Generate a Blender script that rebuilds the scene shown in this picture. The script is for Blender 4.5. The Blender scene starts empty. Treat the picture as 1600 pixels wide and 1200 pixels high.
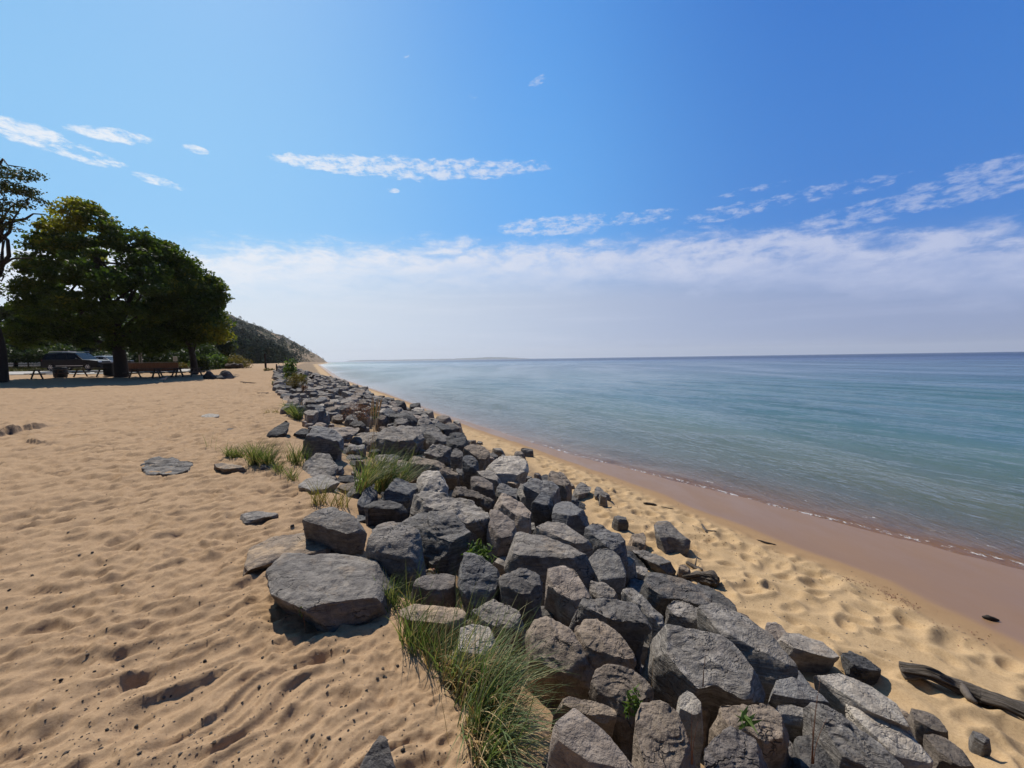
import bpy, math, random
import numpy as np
from mathutils import Vector, Matrix

random.seed(7)
rng = np.random.default_rng(7)
R = math.radians
scene = bpy.context.scene
COL = scene.collection

# ------------------------------------------------------------------ camera
F = 650.0; CX = 800.0; CY = 600.0; CAMZ = 1.65
PITCH = math.atan((600 - 560.8) / F); ROLL = math.atan(0.0147)
fwd = Vector((0, math.cos(PITCH), -math.sin(PITCH)))
r0 = Vector((1, 0, 0)); u0 = Vector((0, math.sin(PITCH), math.cos(PITCH)))
RGT = math.cos(ROLL) * r0 - math.sin(ROLL) * u0
UPV = math.sin(ROLL) * r0 + math.cos(ROLL) * u0
cam_d = bpy.data.cameras.new("camera"); cam = bpy.data.objects.new("camera", cam_d); COL.objects.link(cam)
m = Matrix((RGT, UPV, -fwd)).transposed().to_4x4(); m.translation = (0, 0, CAMZ)
cam.matrix_world = m
cam_d.sensor_width = 36; cam_d.lens = F / 1600 * 36
cam_d.clip_start = 0.05; cam_d.clip_end = 90000
scene.camera = cam

# ------------------------------------------------------------------ light
SUN_AZ = R(-34); SUN_EL = R(49)          # azimuth from +Y, negative = left
sund = Vector((math.sin(SUN_AZ) * math.cos(SUN_EL), math.cos(SUN_AZ) * math.cos(SUN_EL), math.sin(SUN_EL)))
sl = bpy.data.lights.new("sun", 'SUN'); sl.energy = 5.0; sl.angle = R(0.53); sl.color = (1.0, 0.93, 0.83)
so = bpy.data.objects.new("sun", sl); COL.objects.link(so)
so.rotation_euler = sund.to_track_quat('Z', 'Y').to_euler(); so.location = (0, 0, 50)
scene.view_settings.view_transform = 'Standard'; scene.view_settings.look = 'None'
scene.view_settings.exposure = 0.0; scene.view_settings.gamma = 1.0
scene.cycles.max_bounces = 8
scene.cycles.transparent_max_bounces = 16

class NT:
    """small node-tree helper"""
    def __init__(s, tree): s.t = tree; tree.nodes.clear()
    def n(s, typ, inputs=None, **props):
        nd = s.t.nodes.new(typ)
        for k, v in props.items(): setattr(nd, k, v)
        for k, v in (inputs or {}).items():
            sock = nd.inputs[k]
            if isinstance(v, bpy.types.NodeSocket): s.t.links.new(v, sock)
            else: sock.default_value = v
        return nd
    def math(s, op, a, b=None, c=None, clamp=False):
        nd = s.t.nodes.new('ShaderNodeMath'); nd.operation = op; nd.use_clamp = clamp
        for i, v in enumerate((a, b, c)):
            if v is None: continue
            if isinstance(v, bpy.types.NodeSocket): s.t.links.new(v, nd.inputs[i])
            else: nd.inputs[i].default_value = v
        return nd.outputs[0]
    def mix(s, f, a, b, mode='MIX'):
        nd = s.t.nodes.new('ShaderNodeMix'); nd.data_type = 'RGBA'; nd.blend_type = mode
        for i, v in ((0, f), (6, a), (7, b)):
            if isinstance(v, bpy.types.NodeSocket): s.t.links.new(v, nd.inputs[i])
            else:
                if i and len(v) == 3: v = (*v, 1)
                nd.inputs[i].default_value = v
        return nd.outputs[2]
    def ss(s, v, a, b, lo=0.0, hi=1.0):
        nd = s.t.nodes.new('ShaderNodeMapRange'); nd.interpolation_type = 'SMOOTHSTEP'
        s.t.links.new(v, nd.inputs[0])
        for i, x in enumerate((a, b, lo, hi)):
            if isinstance(x, bpy.types.NodeSocket): s.t.links.new(x, nd.inputs[i + 1])
            else: nd.inputs[i + 1].default_value = x
        return nd.outputs[0]
    def noise(s, vec, scale, detail=4, rough=0.5, dist=0.0, out=0):
        nd = s.n('ShaderNodeTexNoise', {'Vector': vec, 'Scale': scale, 'Detail': detail, 'Roughness': rough, 'Distortion': dist})
        return nd.outputs[out]
    def scale(s, vec, sc, rot=(0, 0, 0)):
        return s.n('ShaderNodeMapping', {'Vector': vec, 'Scale': sc, 'Rotation': rot}).outputs[0]
    def link(s, a, b): s.t.links.new(a, b)

# ------------------------------------------------------------------ sky
world = bpy.data.worlds.new("World"); scene.world = world; world.use_nodes = True
w = NT(world.node_tree)
sky = w.n('ShaderNodeTexSky', sky_type='NISHITA', sun_disc=False, sun_elevation=SUN_EL, sun_rotation=SUN_AZ,
          air_density=1.0, dust_density=0.6, ozone_density=2.2, altitude=100)
geo = w.n('ShaderNodeTexCoord').outputs['Generated']
sep = w.n('ShaderNodeSeparateXYZ', {'Vector': geo})
dx, dy, dz_ = sep.outputs
el = w.math('MULTIPLY', w.math('ARCSINE', dz_), 57.2958)
az = w.math('MULTIPLY', w.math('ARCTAN2', dx, dy), 57.2958)
den = w.math('MAXIMUM', w.math('ADD', dz_, 0.10), 0.03)
cp = w.n('ShaderNodeCombineXYZ', {'X': w.math('DIVIDE', dx, den), 'Y': w.math('DIVIDE', dy, den), 'Z': 0.0}).outputs[0]
ae = w.n('ShaderNodeCombineXYZ', {'X': az, 'Y': el, 'Z': 0.0}).outputs[0]
# grading of clear sky: photo's sky is saturated
skyc = w.n('ShaderNodeHueSaturation', {'Color': sky.outputs[0], 'Saturation': 1.30, 'Value': 1.0, 'Hue': 0.503}).outputs[0]
sunf = w.math('MULTIPLY', w.ss(az, -50.0, 52.0, 1.0, 0.0), w.ss(dy, -.25, .25, .1, 1.0))   # scattering towards the sun's side, cut in the unseen sky behind
behind = w.ss(dy, -.30, .30, .24, 1.0)                  # unseen sky behind the camera dimmed to darken rock fronts
rmp = w.mix(w.ss(sunf, 0.0, .5), (0.42, 2.1, 6.9), (1.25, 4.3, 9.5)); rmp = w.mix(w.ss(sunf, .42, 1.0), rmp, (2.7, 6.1, 9.7))
rmp = w.mix(1.0, rmp, w.mix(w.ss(el, 20, 46), (1.06, 1.03, 1.0), (.66, .80, .92)), 'MULTIPLY')
skyc = w.mix(0.75, skyc, rmp)
# low haze bank
hz_col = w.mix(sunf, (2.9, 3.6, 5.7), (7.6, 8.3, 9.0))
cl_col = w.mix(sunf, (5.2, 5.8, 7.9), (8.7, 9.0, 9.5))
haze_m = w.ss(w.math('ADD', el, w.math('MULTIPLY', w.math('MULTIPLY', az, az), 0.0018)), 17.0, 7.0)
base = w.mix(w.math('MULTIPLY', haze_m, 0.93), skyc, hz_col)
n_edge = w.noise(w.scale(ae, (0.10, 0.34, 1)), 1.0, 9, 0.62, 0.3)
n_fine = w.noise(w.scale(ae, (0.26, 0.62, 1)), 1.0, 10, 0.66, 0.3)
edge = w.math('SUBTRACT', w.math('ADD', 8.6, w.math('ADD', w.math('MULTIPLY', n_edge, 8.5), w.math('MULTIPLY', n_fine, 5.5))), w.math('MULTIPLY', w.math('MULTIPLY', az, az), .0019))
bank = w.math('MULTIPLY', w.ss(w.math('SUBTRACT', edge, el), -0.6, 2.2), w.ss(w.math('SUBTRACT', edge, el), 7.5, 2.5))
bank = w.math('MULTIPLY', bank, w.ss(n_fine, 0.30, 0.62, 0.38, 0.92))
sky1 = w.mix(bank, base, cl_col)
# faint layers inside haze
n_lay = w.noise(w.scale(ae, (0.03, 0.55, 1)), 1.0, 4, 0.55)
sky1 = w.mix(w.math('MULTIPLY', w.ss(n_lay, 0.45, 0.7), w.math('MULTIPLY', haze_m, 0.22)), sky1, cl_col)
def blob(a0, e0, ra, re, tilt=0.0, dens=1.0):
    a = w.math('SUBTRACT', az, a0); e = w.math('SUBTRACT', w.math('SUBTRACT', el, e0), w.math('MULTIPLY', a, tilt))
    q = w.math('ADD', w.math('POWER', w.math('DIVIDE', w.math('ABSOLUTE', a), ra), 2.0), w.math('POWER', w.math('DIVIDE', w.math('ABSOLUTE', e), re), 2.0))
    return w.math('MULTIPLY', w.math('MINIMUM', w.math('MULTIPLY', w.math('SUBTRACT', 1.0, q, clamp=True), 1.7), 1.0), dens)
blobs = [(-11, 23.6, 20, 1.5, 0.035, 1.0), (-21, 23.0, 10, 1.1, 0.03, 1.1), (-42.8, 21.4, 3.6, 0.8, 0.10, 1.0), (-49, 19.8, 4.5, 1.2, 0.0, 1.1), (-45, 19.2, 4.0, 0.9, -0.05, .8),
         (-36, 21.9, 1.6, .5, 0, .9), (-39.5, 18.3, 2.6, .6, -0.1, .9), (-15.2, 21.0, 1.2, 0.35, 0, .9), (4.0, 32.5, 1.6, .6, .3, .9), (-5, 31.0, 1.4, .4, .3, .5),
         (36, 17.0, 9, 1.0, -.02, .7), (48, 15.0, 9, 2.0, .08, .95), (27, 16.6, 6, 1.1, 0.04, .85), (6, 17.2, 10, 1.6, 0.03, .95), (17, 17.4, 6, 1.1, 0, .8), (40, 14.2, 7, 1.5, .06, .9), (30, 18.6, 5, .5, .02, .7), (-13, 34.5, .8, .5, .3, .4)]
acc = None
for b in blobs:
    v = blob(*b); acc = v if acc is None else w.math('MAXIMUM', acc, v)
nb = w.noise(w.scale(ae, (0.55, 1.35, 1), (0, 0, R(-8))), 1.0, 10, 0.66, 0.15)
wis = w.ss(w.math('ADD', w.math('MULTIPLY', nb, 1.5), w.math('MULTIPLY', acc, 0.42)), 0.97, 1.36)
wis = w.math('MULTIPLY', wis, w.ss(acc, 0.0, 0.25))
sky2 = w.mix(w.math('MULTIPLY', wis, w.ss(sunf, 0, 1, .55, 0.88)), sky1, cl_col)
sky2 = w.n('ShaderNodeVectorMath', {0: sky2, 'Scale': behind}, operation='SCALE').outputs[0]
bg = w.n('ShaderNodeBackground', {'Color': sky2, 'Strength': 0.1})
w.link(bg.outputs[0], w.n('ShaderNodeOutputWorld').inputs[0])

# ------------------------------------------------------------------ numpy noise
def _h(ix, iy, iz, s):
    h = (ix.astype(np.int64) * 374761393 + iy.astype(np.int64) * 668265263 + iz.astype(np.int64) * 2147483647 + s * 974634777) & 0xffffffff
    h = ((h ^ (h >> 13)) * 1274126177) & 0xffffffff
    h = (h ^ (h >> 16)) & 0xffffffff
    return h / 4294967295.0
def vn3(p, s=0):
    i = np.floor(p); f = p - i; u = f * f * f * (f * (f * 6 - 15) + 10); i = i.astype(np.int64)
    x, y, z = i[:, 0], i[:, 1], i[:, 2]; r = 0
    for a in (0, 1):
        wx = u[:, 0] if a else 1 - u[:, 0]
        for b in (0, 1):
            wy = u[:, 1] if b else 1 - u[:, 1]
            for c in (0, 1):
                wz = u[:, 2] if c else 1 - u[:, 2]
                r = r + wx * wy * wz * _h(x + a, y + b, z + c, s)
    return r * 2 - 1
def vn2(x, y, s=0):
    ix = np.floor(x); iy = np.floor(y); fx = x - ix; fy = y - iy
    ux = fx * fx * fx * (fx * (fx * 6 - 15) + 10); uy = fy * fy * fy * (fy * (fy * 6 - 15) + 10)
    ix = ix.astype(np.int64); iy = iy.astype(np.int64); z = np.zeros_like(ix)
    a = _h(ix, iy, z, s); b = _h(ix + 1, iy, z, s); c = _h(ix, iy + 1, z, s); d = _h(ix + 1, iy + 1, z, s)
    return ((a * (1 - ux) + b * ux) * (1 - uy) + (c * (1 - ux) + d * ux) * uy) * 2 - 1
def fbm3(p, o=4, s=0, g=0.5):
    r = 0; a = 1; t = 0
    for k in range(o): r = r + a * vn3(p * 2.03 ** k + 17.3 * k, s + k); t += a; a *= g
    return r / t
def fbm2(x, y, o=4, s=0, g=0.5):
    r = 0; a = 1; t = 0
    for k in range(o): r = r + a * vn2(x * 2.03 ** k + 11.7 * k, y * 2.03 ** k + 5.1 * k, s + k); t += a; a *= g
    return r / t
def sstep(v, a, b):
    t = np.clip((v - a) / (b - a), 0, 1); return t * t * (3 - 2 * t)
def pits(x, y, cell, s, rad=0.42, jit=0.8):
    """round dents with a soft raised lip on a jittered grid"""
    ix = np.floor(x / cell).astype(np.int64); iy = np.floor(y / cell).astype(np.int64); z = np.zeros_like(ix); out = np.zeros(x.shape)
    for a in (-1, 0, 1):
        for b in (-1, 0, 1):
            jx = ix + a; jy = iy + b
            ax = (jx + .5 + jit * (_h(jx, jy, z, s) - .5)) * cell; ay = (jy + .5 + jit * (_h(jx, jy, z, s + 1) - .5)) * cell
            th = _h(jx, jy, z, s + 2) * 3.1416; am = _h(jx, jy, z, s + 3)
            ux = (x - ax) * np.cos(th) + (y - ay) * np.sin(th); uy = -(x - ax) * np.sin(th) + (y - ay) * np.cos(th)
            q = np.sqrt((ux / (cell * rad * 1.25)) ** 2 + (uy / (cell * rad * .72)) ** 2)
            out += (-(1 - sstep(q, .25, .95)) + .45 * np.exp(-((q - 1.12) / .25) ** 2)) * (.35 + .65 * am) * (am > .25)
    return out

# ------------------------------------------------------------------ picture helpers
def ray(px, py):
    d = fwd + ((px - CX) / F) * RGT + ((CY - py) / F) * UPV
    return d
RY = np.array([-1e5, 0, 12, 27, 36, 42, 60, 200, 1e6]); RZ = np.array([0, 0, 0, .33, .54, 1.0, 1.1, 1.3, 1.5])
def rise(y): return np.interp(y, RY, RZ)
_T = np.geomspace(0.5, 900, 6000)
def hit(px, py, surf):
    d = ray(px, py); X = d.x * _T; Y = d.y * _T; Z = CAMZ + d.z * _T
    k = np.nonzero(Z <= surf(X, Y))[0]
    i = k[0] if len(k) else len(_T) - 1
    if i == 0: return Vector((X[0], Y[0], Z[0]))
    g0 = Z[i - 1] - surf(X[i - 1:i], Y[i - 1:i])[0]; g1 = Z[i] - surf(X[i:i + 1], Y[i:i + 1])[0]
    f = g0 / (g0 - g1 + 1e-12); t = _T[i - 1] + f * (_T[i] - _T[i - 1])
    return Vector((d.x * t, d.y * t, CAMZ + d.z * t))
ZW = -1.0; ZB = -0.72; ZC = -0.88
def curve(pts, surf, tail=(), head=()):
    q = [(hit(px, py, surf).xy) for px, py in pts]; q = list(head) + [(p.x, p.y) for p in q] + list(tail)
    q.sort(key=lambda p: p[1]); a = np.array(q)
    # extend to the back and front along the end directions
    s0 = (a[1] - a[0]) / max(a[1, 1] - a[0, 1], .3)
    a = np.vstack([a[0] - s0 * 60, a]); return a
FAR = [(-1e4, 4000.)]
def far(o): return [(-175 + o, 380.), (-300 + o, 680.), (-438 + o, 1000.), (-594 + o, 1350.), (-1600., 1480.), (-6000., 1900.)]
cA = curve([(925, 1290), (840, 1200), (740, 1090), (645, 1000), (612, 930), (585, 850), (520, 785), (478, 735), (472, 690), (458, 650), (444, 620), (434, 600), (430, 588), (436, 580)], lambda x, y: rise(y), tail=far(-12))
cB = curve([(1620, 1290), (1530, 1200), (1450, 1140), (1375, 1085), (1275, 1045), (1200, 985), (1125, 930), (1010, 880), (940, 805), (900, 765), (830, 715), (740, 690), (700, 668), (650, 648), (605, 628), (565, 610), (535, 598), (505, 588)], lambda x, y: np.full_like(x, ZB), tail=far(-6))
cC = curve([(1700, 1060), (1600, 1015), (1506, 972), (1367, 905), (1187, 838), (1000, 764), (900, 727), (800, 690), (740, 670), (690, 650), (640, 630), (600, 615), (560, 602), (520, 589)], lambda x, y: np.full_like(x, ZC), tail=far(-2))
cD = curve([(1700, 915), (1600, 885), (1412, 840), (1225, 795), (1101, 762), (1000, 737), (900, 712), (840, 694), (760, 668), (700, 649), (640, 628), (600, 613), (565, 602), (530, 590)], lambda x, y: np.full_like(x, ZW), tail=far(0))
def cx(c, y): return np.interp(y, c[:, 1], c[:, 0])
def lines(y):
    a = cx(cA, y); b = np.maximum(cx(cB, y), a + .4); c = np.maximum(cx(cC, y), b + .1); d = np.maximum(cx(cD, y), c + .15)
    return a, b, c, d
def terrain0(x, y):
    """smooth ground without ripples"""
    a, b, c, d = lines(y); za = rise(y)
    t = np.clip((x - a + .12 * np.sin(y * 2.3) + .07 * np.sin(y * 5.9 + 1)) / (b - a), 0, 1)
    z = za + (ZB - za) * t ** 1.1 - 0.17 * np.sin(np.pi * t) * (y < 70)
    z = np.where(x > b, ZB + (ZC - ZB) * np.clip((x - b) / (c - b), 0, 1), z)
    z = np.where(x > c, ZC + (ZW - ZC) * np.clip((x - c) / (d - c), 0, 1), z)
    q = np.maximum(x - d, 0)
    z = np.where(x > d, ZW - 0.055 * q ** .92 + 0.10 * np.sin(np.clip(q, 0, 60) * .42) * sstep(q, 3, 9), z)
    return np.maximum(z, -12)
def env(x, y):
    a, b, c, d = lines(y); t = np.clip((x - a) / (b - a), 0, 1); return rise(y) + .20 + (ZB + .22 - rise(y) - .20) * t
def ground_pt(px, py): return hit(px, py, terrain0)

# ------------------------------------------------------------------ object helpers
def mesh_data(name, V, Fc, mat=None, smooth=True, mats=None, midx=None):
    me = bpy.data.meshes.new(name); V = np.asarray(V, dtype=np.float32)
    if isinstance(Fc, np.ndarray): Fl = [Fc]
    else: Fl = Fc
    if len(Fl) and isinstance(Fl[0], np.ndarray):
        loops = np.concatenate([f.ravel() for f in Fl]).astype(np.int32)
        tot = np.concatenate([np.full(len(f), f.shape[1]) for f in Fl]).astype(np.int32)
        me.vertices.add(len(V)); me.vertices.foreach_set('co', V.ravel())
        me.loops.add(len(loops)); me.loops.foreach_set('vertex_index', loops)
        me.polygons.add(len(tot)); st = np.zeros(len(tot), dtype=np.int32); st[1:] = np.cumsum(tot)[:-1]
        me.polygons.foreach_set('loop_start', st); me.polygons.foreach_set('loop_total', tot)
        me.update(calc_edges=True)
    else:
        me.from_pydata([tuple(map(float, v)) for v in V], [], [tuple(f) for f in Fl]); me.update()
    me.polygons.foreach_set('use_smooth', [smooth] * len(me.polygons))
    if mat: me.materials.append(mat)
    return me
def attr(me, name, vals):
    a = me.attributes.new(name, 'FLOAT', 'POINT'); a.data.foreach_set('value', np.asarray(vals, dtype=np.float32))
def link(name, me, loc=(0, 0, 0), parent=None):
    o = bpy.data.objects.new(name, me); COL.objects.link(o); o.location = loc
    if parent is not None: o.parent = parent
    return o
def tag(o, label=None, cat=None, group=None, kind=None):
    if label: o['label'] = label
    if cat: o['category'] = cat
    if group: o['group'] = group
    if kind: o['kind'] = kind
    return o
def empty(name, loc, label, cat, group=None, rz=0):
    o = bpy.data.objects.new(name, None); COL.objects.link(o); o.location = loc; o.rotation_euler = (0, 0, rz); o.empty_display_size = .2
    return tag(o, label, cat, group)
def mat_new(name):
    mt = bpy.data.materials.new(name); mt.use_nodes = True; return mt, NT(mt.node_tree)

class MB:
    """collects simple solids into ONE mesh"""
    def __init__(s): s.V = []; s.F = []
    def add(s, V, Fc):
        b = len(s.V); s.V += [tuple(v) for v in V]; s.F += [tuple(i + b for i in f) for f in Fc]; return s
    def box(s, c, d, rz=0, bev=0.0, ry=0, rx=0):
        hx, hy, hz = d[0] / 2, d[1] / 2, d[2] / 2; b = min(bev, hx * .9, hy * .9, hz * .9)
        M = Matrix.Rotation(rz, 3, 'Z') @ Matrix.Rotation(ry, 3, 'Y') @ Matrix.Rotation(rx, 3, 'X'); c = Vector(c)
        if b <= 0:
            v = [Vector((x * hx, y * hy, z * hz)) for z in (-1, 1) for y in (-1, 1) for x in (-1, 1)]
            f = [(0, 2, 3, 1), (4, 5, 7, 6), (0, 1, 5, 4), (2, 6, 7, 3), (0, 4, 6, 2), (1, 3, 7, 5)]
        else:
            v = []
            for z, ins in ((-hz, b), (-hz + b, 0), (hz - b, 0), (hz, b)):
                X, Y = hx - ins, hy - ins
                for (x, y) in ((-X, -Y + b), (-X + b, -Y), (X - b, -Y), (X, -Y + b), (X, Y - b), (X - b, Y), (-X + b, Y), (-X, Y - b)): v.append(Vector((x, y, z)))
            f = [tuple(reversed(range(8))), tuple(range(24, 32))]
            for k in range(3):
                for i in range(8): f.append((k * 8 + i, k * 8 + (i + 1) % 8, (k + 1) * 8 + (i + 1) % 8, (k + 1) * 8 + i))
        return s.add([c + M @ q for q in v], f)
    def tube(s, pts, rad, n=8, caps=True):
        P = [Vector(p) for p in pts]; rs = [float(v) for v in rad] if hasattr(rad, "__len__") else [float(rad)] * len(P); V = []; prev = None
        for i, p in enumerate(P):
            t = (P[min(i + 1, len(P) - 1)] - P[max(i - 1, 0)]).normalized()
            a = t.orthogonal().normalized() if prev is None else (prev - t * prev.dot(t)).normalized()
            prev = a; b = t.cross(a)
            for k in range(n):
                q = 2 * math.pi * k / n; V.append(p + (a * math.cos(q) + b * math.sin(q)) * rs[i])
        f = [(i * n + k, i * n + (k + 1) % n, (i + 1) * n + (k + 1) % n, (i + 1) * n + k) for i in range(len(P) - 1) for k in range(n)]
        if caps: f += [tuple(reversed(range(n))), tuple(range((len(P) - 1) * n, len(P) * n))]
        return s.add(V, f)
    def prism(s, prof, y0, y1, plane='XZ'):
        n = len(prof); V = [(x, y0, z) for x, z in prof] + [(x, y1, z) for x, z in prof]
        f = [tuple(range(n)), tuple(reversed(range(n, 2 * n)))] + [((i + 1) % n, i, n + i, n + (i + 1) % n) for i in range(n)]
        return s.add(V, f)
    def build(s, name, mat, parent=None, loc=(0, 0, 0), smooth=False):
        return link(name, mesh_data(name, np.array(s.V), s.F, mat, smooth), loc, parent)
# ------------------------------------------------------------------ materials
def pbsdf(t, col, rough=0.8, bump=None, strength=0.4, dist=0.02, spec=0.3, **kw):
    ins = {'Base Color': col if isinstance(col, bpy.types.NodeSocket) else (*col, 1), 'Roughness': rough, 'Specular IOR Level': spec}
    ins.update(kw)
    if bump is not None: ins['Normal'] = t.n('ShaderNodeBump', {'Height': bump, 'Strength': strength, 'Distance': dist}).outputs[0]
    b = t.n('ShaderNodeBsdfPrincipled', ins); return b.outputs[0]
def out(t, sh): t.link(sh, t.n('ShaderNodeOutputMaterial').inputs[0])

def mat_simple(name, col, rough=0.7, var=0.25, sc=6.0, spec=0.3, metallic=0.0):
    mt, t = mat_new(name); co = t.n('ShaderNodeTexCoord').outputs['Object']
    n = t.noise(co, sc, 5, .6); c = t.mix(n, tuple(k * (1 - var) for k in col), tuple(min(1, k * (1 + var)) for k in col))
    out(t, pbsdf(t, c, rough, n, .25, .01, spec, Metallic=metallic)); return mt

# sand / ground
def make_sand():
    mt, t = mat_new("sand"); co = t.n('ShaderNodeTexCoord').outputs['Object']
    A = lambda nm: t.n('ShaderNodeAttribute', attribute_name=nm).outputs['Fac']
    wet, damp, dirt_shade, low = A('wet'), A('damp'), A('dirt_shade'), A('low')
    n1 = t.noise(co, 2.2, 6, .6); n2 = t.noise(co, 60.0, 4, .7); n3 = t.noise(co, 420.0, 2, .6)
    dry = t.mix(n1, (0.388, 0.258, 0.148), (0.465, 0.318, 0.188))
    dry = t.mix(low, dry, t.mix(n1, (0.48, 0.33, 0.175), (0.56, 0.395, 0.22)))
    dry = t.mix(t.ss(n2, .35, .75), dry, t.mix(1.0, dry, (.80, .77, .74), 'MULTIPLY'))
    dry = t.mix(t.ss(n3, .40, .72, 0, .55), dry, t.mix(1.0, dry, (.62, .58, .55), 'MULTIPLY'))
    # dark grit specks
    v = t.n('ShaderNodeTexVoronoi', {'Vector': co, 'Scale': 34.0, 'Randomness': 1.0}); vc = t.n('ShaderNodeSeparateColor', {'Color': v.outputs['Color']}).outputs[0]
    grit = t.math('MULTIPLY', t.ss(v.outputs['Distance'], .17, .10), t.math('MULTIPLY', t.ss(vc, .84, .85), t.ss(t.noise(co, 1.3, 3, .6), .42, .6)))
    grit = t.math('MULTIPLY', grit, t.math('SUBTRACT', 1.0, low))
    v2 = t.n('ShaderNodeTexVoronoi', {'Vector': co, 'Scale': 90.0}); vc2 = t.n('ShaderNodeSeparateColor', {'Color': v2.outputs['Color']}).outputs[0]
    grit2 = t.math('MULTIPLY', t.ss(v2.outputs['Distance'], .2, .12), t.ss(vc2, .88, .89, 0, .8))
    dry = t.mix(grit, dry, (.07, .055, .05)); dry = t.mix(grit2, dry, (.16, .11, .08))
    dry = t.mix(t.math('MULTIPLY', dirt_shade, t.ss(t.noise(co, 5, 5, .7), .3, .6)), dry, (.09, .065, .05))
    dampc = t.mix(t.noise(co, 5, 4), (.30, .185, .095), (.36, .23, .12))
    wetc = t.mix(t.noise(t.scale(co, (1, .6, 1)), 1.6, 5, .6), (.225, .130, .068), (.27, .160, .087))
    c = t.mix(damp, dry, dampc); c = t.mix(wet, c, wetc)
    rgh = t.ss(wet, 0, 1, .95, t.ss(t.noise(t.scale(co, (1.2, .5, 1)), 1.0, 4, .6), .3, .7, .30, .46))
    h = t.math('ADD', t.math('MULTIPLY', n2, .6), t.math('MULTIPLY', n3, .4)); h = t.math('ADD', h, t.math('MULTIPLY', grit, .8))
    st = t.ss(wet, 0, .8, .55, .02)
    nb = t.n('ShaderNodeBump', {'Height': h, 'Strength': st, 'Distance': .012}).outputs[0]
    b = t.n('ShaderNodeBsdfPrincipled', {'Base Color': c, 'Roughness': rgh, 'Specular IOR Level': t.ss(wet, 0, 1, .12, .28), 'Normal': nb}); out(t, b.outputs[0])
    return mt
M_SAND = make_sand()

def make_water():
    mt, t = mat_new("lake_water"); co = t.n('ShaderNodeTexCoord').outputs['Object']
    A = lambda nm: t.n('ShaderNodeAttribute', attribute_name=nm).outputs['Fac']
    dep, q, dist = A('depth'), A('off'), A('dist')
    # ripples run along the shore; several scales
    rz = R(-28)
    s1 = t.noise(t.scale(co, (3.2, 1.1, 1), (0, 0, rz)), 1.0, 4, .6, .4)
    s2 = t.noise(t.scale(co, (11.0, 4.5, 1), (0, 0, rz)), 1.0, 4, .65, .5)
    s3 = t.noise(t.scale(co, (.55, .16, 1), (0, 0, rz)), 1.0, 4, .6, .2)
    s4 = t.noise(t.scale(co, (.09, .02, 1), (0, 0, R(-50))), 1.0, 4, .6, .2)
    wind = t.ss(s4, .36, .62, .35, .85)
    h = t.math('ADD', t.math('MULTIPLY', s1, .55), t.math('MULTIPLY', s2, .34)); h = t.math('ADD', h, t.math('MULTIPLY', s3, .9))
    st = t.math('MULTIPLY', t.ss(q, -.5, 3.0, .6, 1.15), wind)
    nb = t.n('ShaderNodeBump', {'Height': h, 'Strength': st, 'Distance': .16}).outputs[0]
    bars = t.noise(t.scale(co, (.05, .012, 1), (0, 0, rz)), 1.0, 3, .5)
    absb = t.math('SUBTRACT', 1.0, t.math('POWER', 2.718, t.math('MULTIPLY', dep, -5.0)))
    shallow = (.135, .17, .10); mid = (.055, .135, .130); deep = (.007, .080, .130); vdeep = (.004, .030, .085)
    qq = t.math('ADD', q, t.math('MULTIPLY', t.math('SUBTRACT', bars, .5), t.ss(q, 5, 90, 2, 60)))
    c = t.mix(t.ss(qq, 1.5, 14), shallow, mid); c = t.mix(t.ss(qq, 16, 70), c, deep); c = t.mix(t.ss(qq, 95, 260), c, vdeep)
    c = t.mix(t.ss(bars, .52, .62, 0, .35), c, t.mix(1.0, c, (.5, .62, .7), 'MULTIPLY'))
    nearb = t.noise(t.scale(co, (.42, .055, 1), (0, 0, rz)), 1.0, 3, .55, .3); c = t.mix(t.math('MULTIPLY', t.ss(nearb, .48, .60, 0, .55), t.ss(q, 1.0, 3.0)), c, t.mix(1.0, c, (.50, .66, .60), 'MULTIPLY'))  # swell shading put into the water colour as darker bars
    under = t.n('ShaderNodeMixShader', {0: absb, 1: t.n('ShaderNodeBsdfTransparent', {'Color': (.90, .84, .58, 1)}).outputs[0],
                 2: t.n('ShaderNodeBsdfDiffuse', {'Color': c}).outputs[0]}).outputs[0]
    fr = t.n('ShaderNodeFresnel', {'IOR': 1.333, 'Normal': nb}).outputs[0]
    gl = t.n('ShaderNodeBsdfGlossy', {'Color': (.93, .96, 1, 1), 'Roughness': t.ss(dist, 5, 400, .04, .22), 'Normal': nb}).outputs[0]
    sh = t.n('ShaderNodeMixShader', {0: t.math('MULTIPLY', fr, t.ss(dist, 30, 600, .95, .40)), 1: under, 2: gl}).outputs[0]
    # thin broken foam at the lip and one line behind
    fn = t.noise(t.scale(co, (1, .6, 1), (0, 0, rz)), 11.0, 6, .75, 1.0); fw = t.math('MULTIPLY', t.math('SUBTRACT', t.noise(co, .9, 5, .6), .5), 1.1)
    qf = t.math('ADD', q, t.math('MULTIPLY', t.math('SUBTRACT', fn, .5), .25))
    lip = t.math('MULTIPLY', t.ss(t.math('ABSOLUTE', t.math('SUBTRACT', qf, .05)), .07, .02), t.ss(fn, .50, .60))
    l2 = t.math('MULTIPLY', t.ss(t.math('ABSOLUTE', t.math('SUBTRACT', t.math('ADD', qf, fw), .62)), .09, .02), t.ss(fn, .56, .66))
    sp = t.math('MULTIPLY', t.ss(fn, .62, .70), t.ss(q, 1.2, .1, 0, .7))
    foam = t.math('MULTIPLY', t.math('MAXIMUM', lip, t.math('MAXIMUM', l2, sp)), t.ss(dist, 10, 40, .55, .0))
    sh = t.n('ShaderNodeMixShader', {0: foam, 1: sh, 2: t.n('ShaderNodeBsdfDiffuse', {'Color': (.78, .78, .76, 1)}).outputs[0]}).outputs[0]
    out(t, sh); return mt
M_WATER = make_water()

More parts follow.
